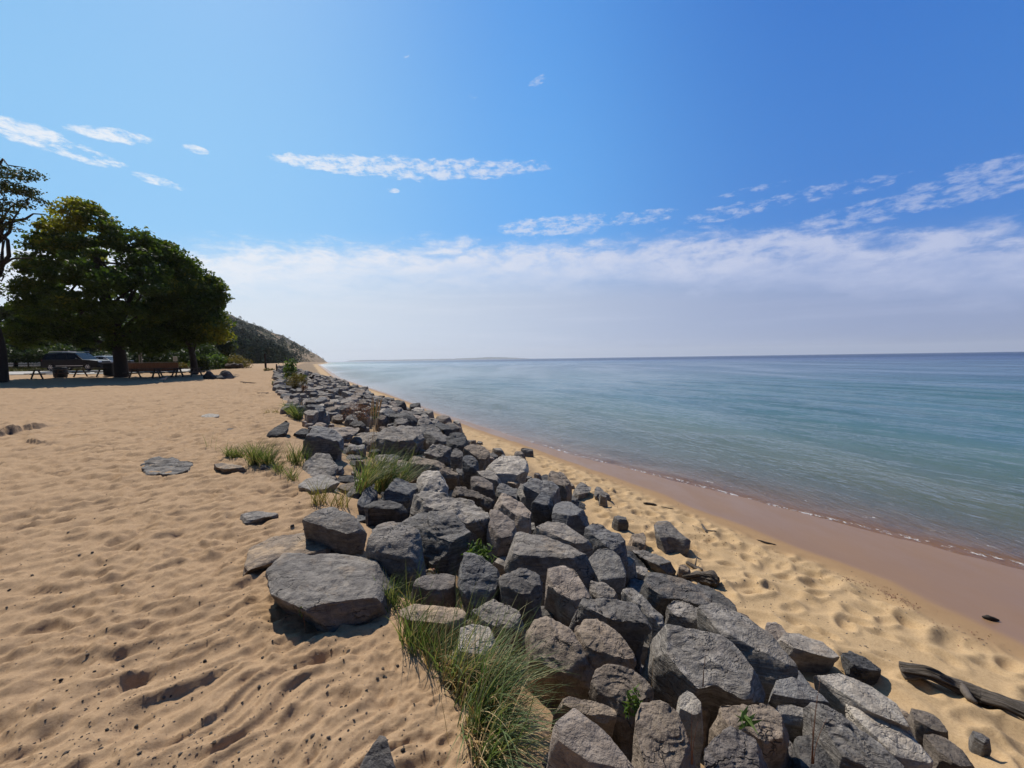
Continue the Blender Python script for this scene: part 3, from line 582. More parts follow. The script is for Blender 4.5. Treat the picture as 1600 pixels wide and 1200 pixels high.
K = [
 # poly, label, tone, dz, options
 ([(424,893),(446,866),(490,868),(535,862),(570,868),(611,884),(592,910),(588,935),(545,953),(505,964),(470,943),(428,925)], "broad flat topped gray boulder on the sand, largest and nearest on the left side", 'g', 0, dict(surf=.17, tilt=(.02,-.08), res=2.2, rough=.55, chip=1, dome=.02, flare=-.02)),
 ([(385,880),(392,850),(440,834),(500,829),(517,840),(514,864),(480,869),(440,872),(392,888)], "low sand dusted flat slab behind the broad foreground boulder", 'y', 0, dict(surf=.07, tilt=(0,-.03), res=1.5, strata=1.6, rough=.5, chip=2)),
 ([(475,811),(500,791),(515,787),(545,803),(569,817),(556,828),(528,835),(508,822)], "smooth gray wedge boulder with deep black shaded front beside the sand dusted slab", 'g', 0, dict(surf=.27, tilt=(.05,-.20), res=1.5, rough=.6, flare=.0)),
 ([(577,781),(606,783),(634,788),(633,797),(610,795),(575,793),(568,797)], "squared dark block boulder behind the smooth wedge boulder", 'd', 0, dict(surf=.24, tilt=(.05,0), rough=.6)),
 ([(566,846),(578,829),(600,817),(628,815),(650,828),(664,850),(655,868),(625,876),(590,868)], "rounded rough dark gray boulder touching the broad foreground boulder's far right corner", 'g', .08, dict(tilt=(.05,-.25), res=1.6, rough=.9, dome=.10)),
 ([(629,815),(645,801),(665,796),(692,800),(716,812),(736,834),(722,850),(690,850),(662,838)], "tall layered boulder with white streaks over a deep black hollow", 's', .14, dict(tilt=(.05,-.15), res=1.7, strata=1.8)),
 ([(642,784),(655,768),(690,769),(725,777),(757,793),(764,808),(742,821),(700,806),(660,800)], "long striated slab boulder behind the tall layered boulder", 's', .10, dict(tilt=(.12,-.12), res=1.6, strata=2.0)),
 ([(649,755),(655,740),(675,732),(695,740),(704,765),(694,779),(668,776),(652,770)], "pale rounded boulder just right of the tall seeding grass clump", 'p', .12, dict(tilt=(.1,-.35), dome=.12, strata=.3)),
 ([(598,762),(612,748),(632,743),(650,752),(656,768),(640,774),(612,772)], "dark shaded boulder half hidden behind the tall seeding grass clump", 'b', .06, dict(tilt=(.2,.05))),
 ([(535,781),(548,762),(563,748),(575,751),(570,762),(556,778)], "narrow dark wedge stone leaning below the tall seeding grass clump", 'g', 0, dict(surf=.12, tilt=(.3,-.1))),
 ([(556,792),(566,768),(574,756),(588,765),(592,778),(580,792)], "bluish black wedge stone between the leaning wedge stone and the squared block", 'b', 0, dict(surf=.14, tilt=(.35,-.1))),
 ([(471,742),(475,720),(495,708),(520,709),(531,722),(523,738),(498,747)], "cross grooved gray boulder left of the tall seeding grass clump", 's', 0, dict(surf=.14, tilt=(0,-.25), strata=2.0)),
 ([(460,760),(478,748),(510,741),(531,750),(524,764),(492,768)], "low pale gray stone half buried in front of the cross grooved boulder", 'p', 0, dict(surf=.07, tilt=(0,-.1), rough=.6)),
 ([(480,684),(487,668),(502,664),(525,672),(545,686),(535,692),(510,690)], "large dark boulder with a sheer shadowed front behind the cross grooved boulder", 'b', 0, dict(surf=.42, tilt=(.25,-.1), H=.8)),
 ([(500,670),(520,664),(545,663),(562,669),(560,679),(535,682),(512,678)], "flat topped brownish slab lying behind the sheer fronted dark boulder", 'k', 0, dict(surf=.32, tilt=(.02,-.05), strata=1.4)),
 ([(548,687),(557,677),(580,675),(600,676),(597,686),(575,690)], "thick flat block boulder left of the tall seed stalks", 'g', 0, dict(surf=.26, tilt=(0,-.1))),
 ([(540,700),(547,693),(570,695),(573,700),(558,704)], "small pale capped stone beneath the thick flat block", 'p', 0, dict(surf=.18)),
 ([(419,678),(428,668),(448,658),(456,664),(455,672),(436,680)], "tilted dark boulder standing alone at the sand edge behind the grass tufts", 'd', 0, dict(surf=.22, tilt=(.0,-.30), rough=.6, strata=.2)),
 ([(456,677),(466,670),(484,668),(482,677),(468,681)], "low dark stone between the tilted boulder and the sheer fronted boulder", 'd', 0, dict(surf=.12)),
 ([(590,684),(602,668),(640,667),(672,679),(668,690),(640,694),(610,690)], "huge dark topped boulder just right of the tall seed stalks", 'g', .12, dict(tilt=(.10,-.1), res=1.3, strata=1.5)),
 ([(641,664),(655,657),(673,660),(690,671),(700,683),(694,691),(672,686),(655,670)], "layered pale edged boulder next to the black squared stone", 's', .12, dict(tilt=(.15,-.2), strata=1.8)),
 ([(679,664),(687,659),(699,664),(707,672),(699,674),(686,668)], "black squared stone at the barrier's seaward edge", 'd', .18, dict(tilt=(.2,.1), rough=.5, strata=.1)),
 ([(662,700),(672,691),(688,692),(706,699),(702,711),(684,716),(665,712)], "rough rounded gray boulder behind the long holed boulder", 'g', .10, dict(tilt=(.1,-.3), rough=1.3)),
 ([(632,714),(650,710),(672,713),(700,722),(719,732),(716,742),(690,742),(662,734),(640,727)], "long rough boulder pitted with holes, behind the pale rounded boulder", 'r', .12, dict(tilt=(.12,-.2), rough=1.3, res=1.3)),
 ([(704,712),(709,701),(714,697),(722,703),(723,712),(714,718)], "narrow upright gray stone left of the bluish pillar stone", 'g', .16, dict(tilt=(.05,-.3))),
 ([(722,723),(727,709),(733,709),(743,716),(751,724),(744,732),(732,730)], "bluish upright pillar stone with a shaded foot", 'b', .20, dict(tilt=(.1,-.3), strata=.2)),
 ([(722,697),(735,687),(749,691),(762,704),(768,714),(760,722),(748,716),(734,706)], "brown gray boulder behind the bluish pillar stone", 'r', .14, dict(tilt=(.2,-.2))),
 ([(757,731),(768,717),(790,708),(813,709),(826,721),(827,731),(808,741),(785,743),(766,739)], "big smooth pale domed boulder at the seaward side", 'p', .22, dict(tilt=(.08,-.16), res=1.5, rough=.6, strata=.2, dome=.05)),
 ([(692,689),(705,678),(722,677),(732,685),(724,694),(706,695)], "black fronted stone with a pale cap at the seaward edge", 'd', .16, dict(tilt=(.2,0))),
 ([(745,736),(760,733),(779,744),(784,750),(772,753),(752,743)], "square edged block tucked under the pale domed boulder", 'g', .12, dict(tilt=(.15,-.1), rough=.5)),
 ([(729,753),(737,740),(755,746),(772,757),(776,765),(760,764),(744,757)], "dark fronted angular block in front of the square edged block", 'k', .12, dict(tilt=(.15,-.25), rough=.6)),
 ([(703,760),(714,755),(735,761),(755,768),(772,779),(764,787),(740,776),(715,773)], "brown pitted boulder with sand on it, right of the pale rounded boulder", 'r', .06, dict(tilt=(.15,-.15), rough=1.3)),
 ([(806,762),(812,755),(826,759),(840,768),(828,781),(816,782)], "light gray triangular facet stone left of the bluish peaked boulder", 'p', .12, dict(tilt=(.0,-.5), rough=.5, strata=.1)),
 ([(818,758),(833,742),(848,740),(862,752),(876,767),(866,776),(842,770)], "bluish peaked boulder with sharp ridges beside the triangular facet stone", 'b', .24, dict(tilt=(.25,-.15), strata=.5)),
 ([(850,743),(862,736),(878,740),(892,752),(899,761),(885,764),(868,756)], "ridged brownish boulder at the seaward edge behind the bluish peaked boulder", 'r', .18, dict(tilt=(.3,-.1))),
 ([(825,784),(836,772),(850,767),(862,778),(864,792),(850,793),(836,788)], "dark blue triangular boulder in front of the bluish peaked boulder", 'b', .18, dict(tilt=(.25,-.1), rough=.6)),
 ([(773,776),(786,771),(806,775),(826,788),(844,806),(838,819),(814,810),(794,795)], "pinkish tan slanted slab boulder in the middle of the barrier", 'k', .16, dict(tilt=(.18,-.25), res=1.4, rough=.6)),
 ([(760,812),(766,797),(790,799),(806,805),(808,824),(800,836),(778,840),(763,830)], "pinkish gray blocky boulder left of the slanted tan slab", 'k', .06, dict(tilt=(.1,-.3), rough=.7)),
 ([(838,822),(855,814),(882,817),(905,834),(936,855),(926,863),(896,852),(864,842)], "wide flat brown gray slab between the two big angular boulders", 'g', .10, dict(tilt=(.18,-.22), res=1.4, rough=.6)),
 ([(863,802),(870,787),(882,780),(904,787),(922,795),(925,803),(900,803),(876,810)], "boulder with a broad slate blue shaded face and a thin lit edge", 'b', .20, dict(tilt=(.05,.10), rough=.45, strata=.1)),
 ([(910,831),(924,819),(946,821),(966,834),(982,856),(974,868),(950,854),(926,842)], "bluish veined boulder behind the pale flat faced boulder", 'b', .12, dict(tilt=(.2,-.2), res=1.3)),
 ([(915,867),(931,856),(949,848),(964,857),(978,871),(976,900),(958,912),(940,910),(927,889)], "pale flat faced boulder, lightest in the barrier", 'p', .14, dict(tilt=(.05,-.45), res=1.4, rough=.35, strata=.1, chip=4)),
 ([(781,863),(784,843),(812,831),(850,838),(880,849),(905,858),(918,868),(900,876),(860,868),(820,872)], "broad brown gray table boulder with a long black front", 'g', .14, dict(tilt=(.03,-.10), res=1.6, rough=.6)),
 ([(841,897),(850,884),(872,881),(896,888),(911,905),(923,925),(913,940),(894,947),(878,934),(862,914)], "smooth oval topped brown gray boulder in front of the table boulder", 'k', .10, dict(tilt=(.08,-.40), res=1.5, rough=.5, strata=.3)),
 ([(778,903),(788,890),(815,886),(834,893),(844,905),(843,925),(815,927),(785,920)], "rounded rough boulder left of the smooth oval topped boulder", 'g', .16, dict(tilt=(.05,-.25), res=1.4, dome=.10)),
 ([(712,897),(718,871),(728,862),(752,872),(778,883),(789,894),(776,915),(768,940),(742,936),(722,922)], "upright bluish gray boulder beside the leafy green plant", 'b', .12, dict(tilt=(.08,-.55), res=1.4)),
 ([(893,956),(897,937),(915,932),(950,936),(985,941),(1012,952),(1022,965),(1008,976),(975,968),(935,968)], "long block boulder with a worn front edge, centre of the near barrier", 'g', .16, dict(tilt=(.06,-.14), res=1.7, strata=.8)),
 ([(917,906),(930,907),(958,914),(968,930),(960,938),(936,935),(922,922)], "small gray rough stone below the pale flat faced boulder", 'g', .02, dict(tilt=(.1,-.3))),
 ([(965,911),(974,910),(1003,930),(1034,962),(1040,972),(1026,974),(992,945)], "long narrow weathered plank shaped stone wedged between two block boulders", 'p', .08, dict(tilt=(.2,-.2), strata=1.8)),
 ([(997,912),(1006,898),(1030,894),(1062,899),(1092,914),(1122,930),(1136,944),(1112,948),(1060,935),(1018,930)], "wide speckled gray slab boulder facing the lower beach", 'g', .14, dict(tilt=(.14,-.20), res=1.7, rough=.55)),
 ([(1034,944),(1050,936),(1078,938),(1096,946),(1111,962),(1114,974),(1086,966),(1058,962)], "rough blocky stone under the wide speckled slab", 's', .10, dict(tilt=(.1,-.2), strata=1.6, res=1.3)),
 ([(1096,950),(1128,940),(1168,965),(1202,991),(1236,1026),(1268,1058),(1262,1068),(1222,1052),(1180,1034),(1140,1000)], "very long cracked gray slab sloping down towards the lower beach", 's', .13, dict(tilt=(.20,-.22), res=1.9, rough=.5, strata=1.4)),
 ([(1021,986),(1028,974),(1062,971),(1100,976),(1150,1001),(1186,1036),(1202,1064),(1196,1080),(1160,1088),(1116,1068),(1092,1074),(1062,1042),(1036,1010)], "great leaning slab boulder with orange lichen over a deep black hollow", 's', .16, dict(tilt=(.16,-.30), res=2.0, rough=.6, strata=1.3)),
 ([(889,986),(902,971),(936,966),(962,976),(990,1000),(996,1016),(984,1034),(950,1036),(908,1024)], "rounded rough brown boulder behind the leaning grass blades", 'r', .13, dict(tilt=(.05,-.28), res=1.7, rough=.9, dome=.08)),
 ([(810,990),(826,970),(844,962),(880,980),(908,1000),(926,1030),(918,1046),(880,1050),(838,1032)], "large coarse brown boulder behind the biggest grass clump", 'r', .06, dict(tilt=(.05,-.30), res=1.8, rough=1.0, dome=.08)),
 ([(924,1050),(950,1038),(988,1039),(1012,1050),(1014,1072),(1000,1092),(962,1096),(926,1078),(900,1062)], "coarse pitted boulder at the right end of the biggest grass clump", 'r', .08, dict(tilt=(.03,-.34), res=1.8, rough=1.1)),
 ([(844,1138),(870,1110),(894,1106),(932,1134),(985,1178),(1002,1204),(960,1216),(905,1178),(858,1146)], "long smooth slab pointing down to the right at the picture's bottom edge", 'k', .16, dict(tilt=(.10,-.22), res=1.9, rough=.45, strata=.4)),
 ([(868,1094),(896,1083),(926,1090),(958,1107),(970,1119),(944,1124),(905,1112)], "thin dusty slab poking out under the biggest grass clump", 'y', .02, dict(tilt=(.1,-.2), rough=.6)),
 ([(988,1115),(1000,1099),(1050,1096),(1078,1112),(1092,1140),(1090,1180),(1066,1216),(1000,1216),(990,1160)], "ragged boulder with tan hollows and white streaks at the bottom edge", 'r', .15, dict(tilt=(.02,-.35), res=2.0, rough=1.0, strata=.7)),
 ([(1054,1092),(1066,1078),(1086,1081),(1100,1096),(1104,1110),(1084,1116),(1062,1106)], "small rounded knob of rock above the ragged boulder", 'p', .14, dict(tilt=(.0,-.35), rough=.7)),
 ([(1104,1150),(1128,1136),(1160,1136),(1188,1152),(1206,1186),(1204,1218),(1120,1220),(1100,1186)], "brownish rounded boulder with tan chips and a pale right rim at the bottom edge", 'k', .15, dict(tilt=(.05,-.35), res=1.8, rough=.8)),
 ([(1106,1112),(1124,1100),(1200,1098),(1220,1106),(1244,1122),(1232,1150),(1196,1160),(1170,1142),(1128,1134)], "dark brown fractured block below the great leaning slab", 'r', .10, dict(tilt=(.08,-.25), res=1.6, rough=.9)),
 ([(1201,1078),(1206,1060),(1226,1053),(1256,1060),(1282,1082),(1300,1104),(1272,1102),(1228,1092)], "rounded bluish gray boulder with a dark crack around its foot", 'b', .10, dict(tilt=(.12,-.25), res=1.5, rough=.5)),
 ([(1203,1102),(1214,1094),(1248,1102),(1276,1112),(1268,1128),(1232,1124),(1210,1118)], "flat gray ledge stone under the rounded bluish boulder", 'p', .04, dict(tilt=(.1,-.3), rough=.5)),
 ([(1264,1108),(1290,1096),(1316,1116),(1352,1150),(1402,1186),(1432,1216),(1372,1222),(1316,1186)], "long gray spine shaped boulder running to the bottom edge", 's', .10, dict(tilt=(.16,-.28), res=1.7, strata=1.6)),
 ([(1240,1150),(1262,1140),(1300,1165),(1340,1200),(1350,1225),(1262,1225),(1236,1190)], "shadowed dark boulder between the spine shaped boulder and the brownish one", 'd', .0, dict(tilt=(.1,-.2), res=1.3)),
 ([(1267,1050),(1290,1044),(1322,1050),(1360,1070),(1402,1095),(1428,1124),(1420,1134),(1370,1114),(1320,1092)], "long pale flat slab with a sandy seam at the seaward side", 'p', .13, dict(tilt=(.10,-.16), res=1.7, rough=.4, strata=1.2)),
 ([(1313,1100),(1340,1100),(1378,1120),(1404,1132),(1436,1140),(1456,1164),(1452,1190),(1402,1180),(1352,1142)], "pale gray boulder with a rough front below the long pale slab", 'p', .06, dict(tilt=(.12,-.28), res=1.6, rough=.7)),
 ([(1412,1102),(1440,1110),(1470,1120),(1489,1142),(1470,1143),(1436,1132)], "thin brown shelf of rock beside the long pale slab on the sand", 'r', 0, dict(surf=.22, tilt=(.15,-.05), rough=.6)),
 ([(1440,1146),(1470,1148),(1502,1166),(1532,1196),(1500,1196),(1462,1176)], "dark pointed wedge of rock at the lower beach edge, lowest of the barrier's toe", 'r', 0, dict(surf=.20, tilt=(.2,-.05), rough=.6)),
 ([(1209,997),(1222,987),(1246,987),(1288,1004),(1306,1014),(1312,1030),(1276,1022),(1236,1012)], "dark gray angular rock half sunk in the lower beach sand", 'g', 0, dict(surf=.20, tilt=(.12,.02), group='stones lying on the lower beach', rough=.6, res=1.3)),
 ([(1312,1022),(1330,1018),(1352,1028),(1380,1047),(1350,1046),(1322,1038)], "small pointed dark rock right of the half sunk angular rock", 'd', 0, dict(surf=.12, tilt=(.2,0), group='stones lying on the lower beach')),
 ([(1013,822),(1022,811),(1042,813),(1062,830),(1080,846),(1046,838),(1030,838)], "boxy gray rock standing alone on the lower beach", 'g', 0, dict(surf=.20, tilt=(.10,-.12), group='stones lying on the lower beach', rough=.6)),
 ([(986,836),(993,831),(1005,832),(1012,845),(1013,853),(1000,850),(990,845)], "small knobbly brown rock left of the boxy rock on the beach", 'r', 0, dict(surf=.13, group='stones lying on the lower beach')),
 ([(982,856),(1000,858),(1030,868),(1056,883),(1040,886),(1004,872)], "flat wedge stone with a long dark shaded side below the boxy rock", 'g', 0, dict(surf=.12, tilt=(.05,.05), group='stones lying on the lower beach')),
 ([(562,1185),(574,1164),(588,1148),(604,1154),(617,1180),(624,1212),(556,1216)], "pointed dark rock tip rising from the sand at the bottom edge, left of the barrier", 'g', 0, dict(surf=.16, tilt=(.1,-.6), rough=.7)),
 ([(640,905),(652,897),(690,895),(715,901),(710,914),(688,926),(652,926)], "blocky pinkish stone under the orange dry plumes", 'k', .0, dict(tilt=(.02,-.2), rough=.6)),
 ([(608,950),(640,935),(690,938),(716,946),(733,964),(712,976),(680,972),(640,968)], "sand dusted low stone behind the upright grass tufts", 'y', -.05, dict(tilt=(.02,-.1), rough=.5)),
 ([(703,990),(728,972),(757,967),(776,984),(783,1004),(755,1022),(720,1016)], "smooth pale stone showing between the grass blades", 'p', .0, dict(tilt=(.05,-.3), rough=.5)),
 ([(738,952),(765,935),(800,940),(826,963),(816,980),(780,982),(755,968)], "gray brown stone behind the smooth pale stone in the grass", 'g', .02, dict(tilt=(.05,-.25))),
 ([(770,757),(785,756),(808,765),(813,779),(790,776),(773,768)], "plain gray stone between the square edged block and the tan slab", 'b', .06, {}),
 ([(790,747),(798,743),(811,753),(802,760),(793,756)], "small yellowish stone under the pale domed boulder", 'y', .04, {}),
 ([(899,763),(908,752),(925,760),(922,770),(906,774)], "small gray stone at the barrier toe, left one of a close pair on the sand", 'g', 0, dict(surf=.12, group='stones lying on the lower beach')),
 ([(926,770),(932,758),(942,764),(955,777),(938,776)], "small gray stone at the barrier toe, right one of a close pair on the sand", 'g', 0, dict(surf=.12, group='stones lying on the lower beach')),
 ([(874,774),(886,769),(900,778),(907,786),(893,786)], "low dark shard of rock below the ridged brownish boulder", 'd', 0, dict(surf=.12, tilt=(.2,0))),
 ([(472,647),(482,638),(497,640),(496,647),(482,651)], "rounded gray boulder right beside the dark green grass tuft at the far sand edge", 'g', 0, dict(surf=.36, tilt=(0,-.1))),
 ([(488,641),(499,632),(509,635),(506,644),(493,647)], "bluish boulder right behind the rounded boulder beside the dark green tuft", 'b', 0, dict(surf=.42)),
 ([(485,656),(498,647),(513,640),(517,645),(504,654)], "slanted pale edged slab in front of the bluish boulder", 'p', 0, dict(surf=.22, tilt=(0,-.35), rough=.5)),
 ([(517,651),(528,646),(540,650),(536,655),(524,656)], "low flat stone left of the pinkish weed patch", 'r', 0, dict(surf=.20)),
 ([(544,661),(553,653),(562,658),(571,665),(558,668)], "dark sharp ridged rock in front of the pinkish weed patch", 'd', 0, dict(surf=.32, tilt=(.2,-.2))),
 ([(604,650),(612,645),(632,643),(650,648),(654,656),(640,656),(622,655)], "long dark backed boulder at the seaward edge above the layered one", 'd', .14, {}),
 ([(596,647),(605,637),(618,640),(625,648),(613,653)], "blue gray angular boulder at the seaward edge right of the pinkish weeds", 'b', .14, {}),
 # flat stones embedded in the left sand
 ([(313,650),(324,645),(340,647),(352,651),(340,653),(322,652)], "thin pale flat stone lying alone on the upper sand, farthest of the flat stones", 'p', 0, dict(surf=.07, tilt=(0,0), group='flat stones bedded in the upper sand', rough=.4)),
 ([(241,663),(252,661),(261,661),(259,664),(248,665)], "tiny dark wedge stone far out on the upper sand", 'd', 0, dict(surf=.06, group='flat stones bedded in the upper sand')),
 ([(318,670),(335,669),(360,670),(385,671),(375,673),(350,673)], "thin dark rim of buried slab on the upper sand before the grass tufts", 'd', 0, dict(surf=.03, tilt=(0,0), group='flat stones bedded in the upper sand', rough=.4)),
 ([(326,726),(340,724),(365,725),(388,727),(375,732),(348,732)], "pale topped wedge stone in front of the two grass tufts", 'y', 0, dict(surf=.10, tilt=(0,0), group='flat stones bedded in the upper sand', rough=.5)),
 ([(215,737),(225,722),(245,716),(280,717),(307,721),(306,738),(275,742),(240,741)], "cracked layered gray slab flush in the upper sand", 's', 0, dict(surf=.05, tilt=(0,0), group='flat stones bedded in the upper sand', rough=.7, strata=2.4, res=1.6)),
 ([(368,812),(378,803),(400,798),(432,801),(434,806),(410,808),(384,816)], "thin curved gray slab barely above the upper sand", 's', 0, dict(surf=.045, tilt=(0,0), group='flat stones bedded in the upper sand', rough=.5, strata=1.8)),
 ([(404,726),(415,721),(428,722),(432,727),(420,732),(408,731)], "small rough stone under the larger grass tuft", 'b', 0, dict(surf=.06, group='flat stones bedded in the upper sand')),
]
KEYC = []
for i, (poly, lab, tone, dz, op) in enumerate(K):
    o = rock_from_px('boulder' if 'flat stones' not in op.get('group', '') else 'flat_stone', poly, lab, tone, dz, seed=100 + i * 3, **op)
    c = o.location; KEYC.append((c.x, c.y, max(o.dimensions.x, o.dimensions.y) / 2 if o.dimensions.x else .3))

# filler: dark wedges low in the gaps and the far end of the barrier
def lump(name, x, y, z, sx, sy, h, seed, tone, label, group, res=.8, rz=0, **kw):
    rg = np.random.default_rng(seed); n = rg.integers(5, 8); top = []
    tx, ty = rg.uniform(-.05, .3), rg.uniform(-.35, .05)
    for k in range(n):
        a = 6.283 * (k + rg.uniform(-.25, .25)) / n; rr_ = rg.uniform(.75, 1.1); px_ = math.cos(a) * sx * rr_; py_ = math.sin(a) * sy * rr_
        X = px_ * math.cos(rz) - py_ * math.sin(rz); Y = px_ * math.sin(rz) + py_ * math.cos(rz); top.append(Vector((x + X, y + Y, z - tx * X - ty * Y)))
    V, Fc, s = rock_mesh(top, z - h, seed, .8, 1.0, kw.pop('flare', .06), res, **kw); org = np.array([x, y, z - h + .06]); me = mesh_data(name, V - org, Fc, M_ROCK[tone]); me.set_sharp_from_angle(angle=R(30))
    return tag(link(name, me, tuple(org)), label, 'rock', group)
rs = random.Random(21); pts = []
y = 1.5
while y < 14:
    a, b, c, d = [float(v[0]) for v in lines(np.array([y]))]
    for x in np.arange(a + .15, b - .05, .42): pts.append((x + rs.uniform(-.13, .13), y + rs.uniform(-.15, .15)))
    y += .42
kc = np.array([(k[0], k[1]) for k in KEYC]); n_fill = 0
for (x, y) in pts:
    if n_fill > 150: break
    e = float(env(np.array([x]), np.array([y]))[0]); sz = rs.uniform(.16, .26)
    lump('gap_stone', x, y, e - rs.uniform(.16, .26), sz, sz * rs.uniform(.7, 1), .5, 3000 + n_fill, rs.choice('dgbdrg'), 'dark stone wedged low in the gaps between the larger boulders', 'small stones filling gaps in the barrier', .6, rs.uniform(0, 3)); n_fill += 1
for k in range(130):
    y = 1.5 + 11 * rs.random() ** 1.3; a, b, c, d = [float(v[0]) for v in lines(np.array([y]))]; x = rs.uniform(a + .05, b + .25); e = float(env(np.array([x]), np.array([y]))[0]); sz = rs.uniform(.05, .12) * (1 + .05 * y)
    lump('rubble_stone', x, y, max(e - rs.uniform(.05, .20), tz(x, y) + sz * .6), sz, sz * rs.uniform(.6, 1), .4, 3500 + k, rs.choice('pkgrys'), 'fist sized broken stone lying between the big boulders of the near barrier', 'rubble between the boulders', .6, rs.uniform(0, 3))
# far end of the barrier
cand = []; y = 12.5
while y < 52:
    a, b, c, d = [float(v[0]) for v in lines(np.array([y]))]; sp = .54 + .016 * (y - 12)
    x = a + .1
    while x < b - .05: cand.append((x + rs.uniform(-.2, .2), y + rs.uniform(-.25, .25), (x - a) / (b - a))); x += sp * rs.uniform(.8, 1.2)
    y += sp * .95
far_n = 0; rest = []
for (x, y, t) in cand:
    dmin = np.min(np.hypot(kc[:, 0] - x, kc[:, 1] - y))
    if dmin < .55 and y < 20: continue
    e = float(env(np.array([x]), np.array([y]))[0]); sz = rs.uniform(.20, .44) * (1 + .010 * (y - 12))
    if far_n >= 290: rest.append((x, y, e, sz)); continue
    lump('barrier_rock', x, y, e + rs.uniform(-.14, .16), sz, sz * rs.uniform(.5, .95), .75, 5000 + far_n, rs.choice('ggbskkprd'), 'jagged gray rock in the far stretch of the barrier beyond the pinkish weeds', 'far rocks of the barrier', .62, rs.uniform(0, 3)); far_n += 1
Vr = []; Fq_ = []; Ft_ = []; nb_ = 0
for k, (x, y, e, sz) in enumerate(rest):
    top = [Vector((x + math.cos(a) * sz * rs.uniform(.7, 1.1), y + math.sin(a) * sz * rs.uniform(.6, .9), e + rs.uniform(-.1, .12))) for a in np.linspace(0, 6.283, 7)[:-1]]
    V, (q_, t_), s_ = rock_mesh(top, e - .7, 8000 + k, .8, 1.0, .06, .5); Vr.append(V); Fq_.append(q_ + nb_); Ft_.append(t_ + nb_); nb_ += len(V)
if Vr: tag(link('far_barrier_rubble', mesh_data('far_barrier_rubble', np.vstack(Vr), [np.vstack(Fq_), np.vstack(Ft_)], M_ROCK['g'])), kind='stuff')
print('rocks', len(K), n_fill, far_n, len(cand))

# pebbles: one mesh per look, copied
def pebble_mesh(seed, fl):
    rg = np.random.default_rng(seed); V = []; F_ = []; n, mrow = 9, 6
    for i in range(mrow + 1):
        ph = math.pi * i / mrow
        for k in range(n): V.append((math.sin(ph) * math.cos(6.283 * k / n), math.sin(ph) * math.sin(6.283 * k / n) * .75, math.cos(ph) * fl))
    V = np.array(V); V += fbm3(V * 1.6 + seed, 3, seed)[:, None] * V * .5
    for i in range(mrow):
        for k in range(n): F_.append((i * n + k, (i + 1) * n + k, (i + 1) * n + (k + 1) % n, i * n + (k + 1) % n))
    return V, F_
pv = []
for s_, (fl, tn) in enumerate([(.45, 'd'), (.6, 'g'), (.4, 'r'), (.5, 'p'), (.35, 'k'), (.7, 'd')]):
    V, F_ = pebble_mesh(s_ + 5, fl); pv.append((mesh_data('pebble', V, F_, M_ROCK[tn]), tn))
plab = {'d': 'small dark pebble on the rippled upper sand', 'g': 'small gray pebble on the rippled upper sand', 'r': 'small brown pebble on the rippled upper sand', 'p': 'small pale pebble on the rippled upper sand', 'k': 'small pinkish pebble on the rippled upper sand'}
cnt = 0
def on_upper(px, py):
    p = ground_pt(px, py); a = float(lines(np.array([p.y]))[0][0]); return p, p.x < a - .15
while cnt < 290:
    px = rs.uniform(-20, 760); py = 640 + 560 * rs.random() ** .62
    p, ok = on_upper(px, py)
    if not ok: continue
    me, tn = rs.choice(pv); s = rs.choice([.0035, .004, .005, .006, .008]) * (1 + .10 * p.y) * (1.6 if rs.random() < .06 else 1)
    o = link('pebble', me, (p.x, p.y, tz(p.x, p.y) + s * .12)); o.scale = (s, s, s); o.rotation_euler = (rs.uniform(-.4, .4), rs.uniform(-.4, .4), rs.uniform(0, 6.28))
    tag(o, plab[tn], 'pebble', 'pebbles strewn on the upper sand'); cnt += 1
def grit_stuff(name, n, region, size, label_kind):
    V0, F0 = pebble_mesh(50, .5); V0 = V0[::1]; Fq = np.array(F0); Vs = []; Fs = []; k = 0
    xs = []; ys = []; ss_ = []
    while k < n:
        px, py = region(); p = ground_pt(px, py)
        if float(fbm2(np.array([p.x * .9]), np.array([p.y * .9]), 2, 77)[0]) < rs.uniform(-.25, .45): continue
        a, b, c, d = [float(v[0]) for v in lines(np.array([p.y]))]
        if label_kind == 'u' and p.x > a - .05: continue
        if label_kind == 'l' and not (b < p.x < c - .02): continue
        xs.append(p.x); ys.append(p.y); ss_.append(rs.choice([.002, .0024, .003, .0036]) * size * (1 + .12 * p.y)); k += 1
    xs = np.array(xs); ys = np.array(ys); zs = terrain(xs, ys); 
    for i in range(n):
        an = rs.uniform(0, 6.28); c_, s_ = math.cos(an), math.sin(an); el_ = rs.uniform(1, 1.7)
        v = V0 * ss_[i] * np.array([el_, 1, 1]); v = np.stack([v[:, 0] * c_ - v[:, 1] * s_, v[:, 0] * s_ + v[:, 1] * c_, v[:, 2]], 1) + [xs[i], ys[i], zs[i] + ss_[i] * .1]
        Vs.append(v); Fs.append(Fq + i * len(V0))
    me = mesh_data(name, np.vstack(Vs), np.vstack(Fs), M_ROCK['r']); return tag(link(name, me), kind='stuff')
grit_stuff('sand_debris', 800, lambda: (rs.uniform(-20, 860), 620 + 580 * rs.random() ** .7), 1.0, 'u')
def low_region():
    px = rs.uniform(700, 1620); return px, 690 + (px - 700) * .42 + rs.gauss(0, 60)
grit_stuff('beach_debris', 260, low_region, 1.5, 'l')
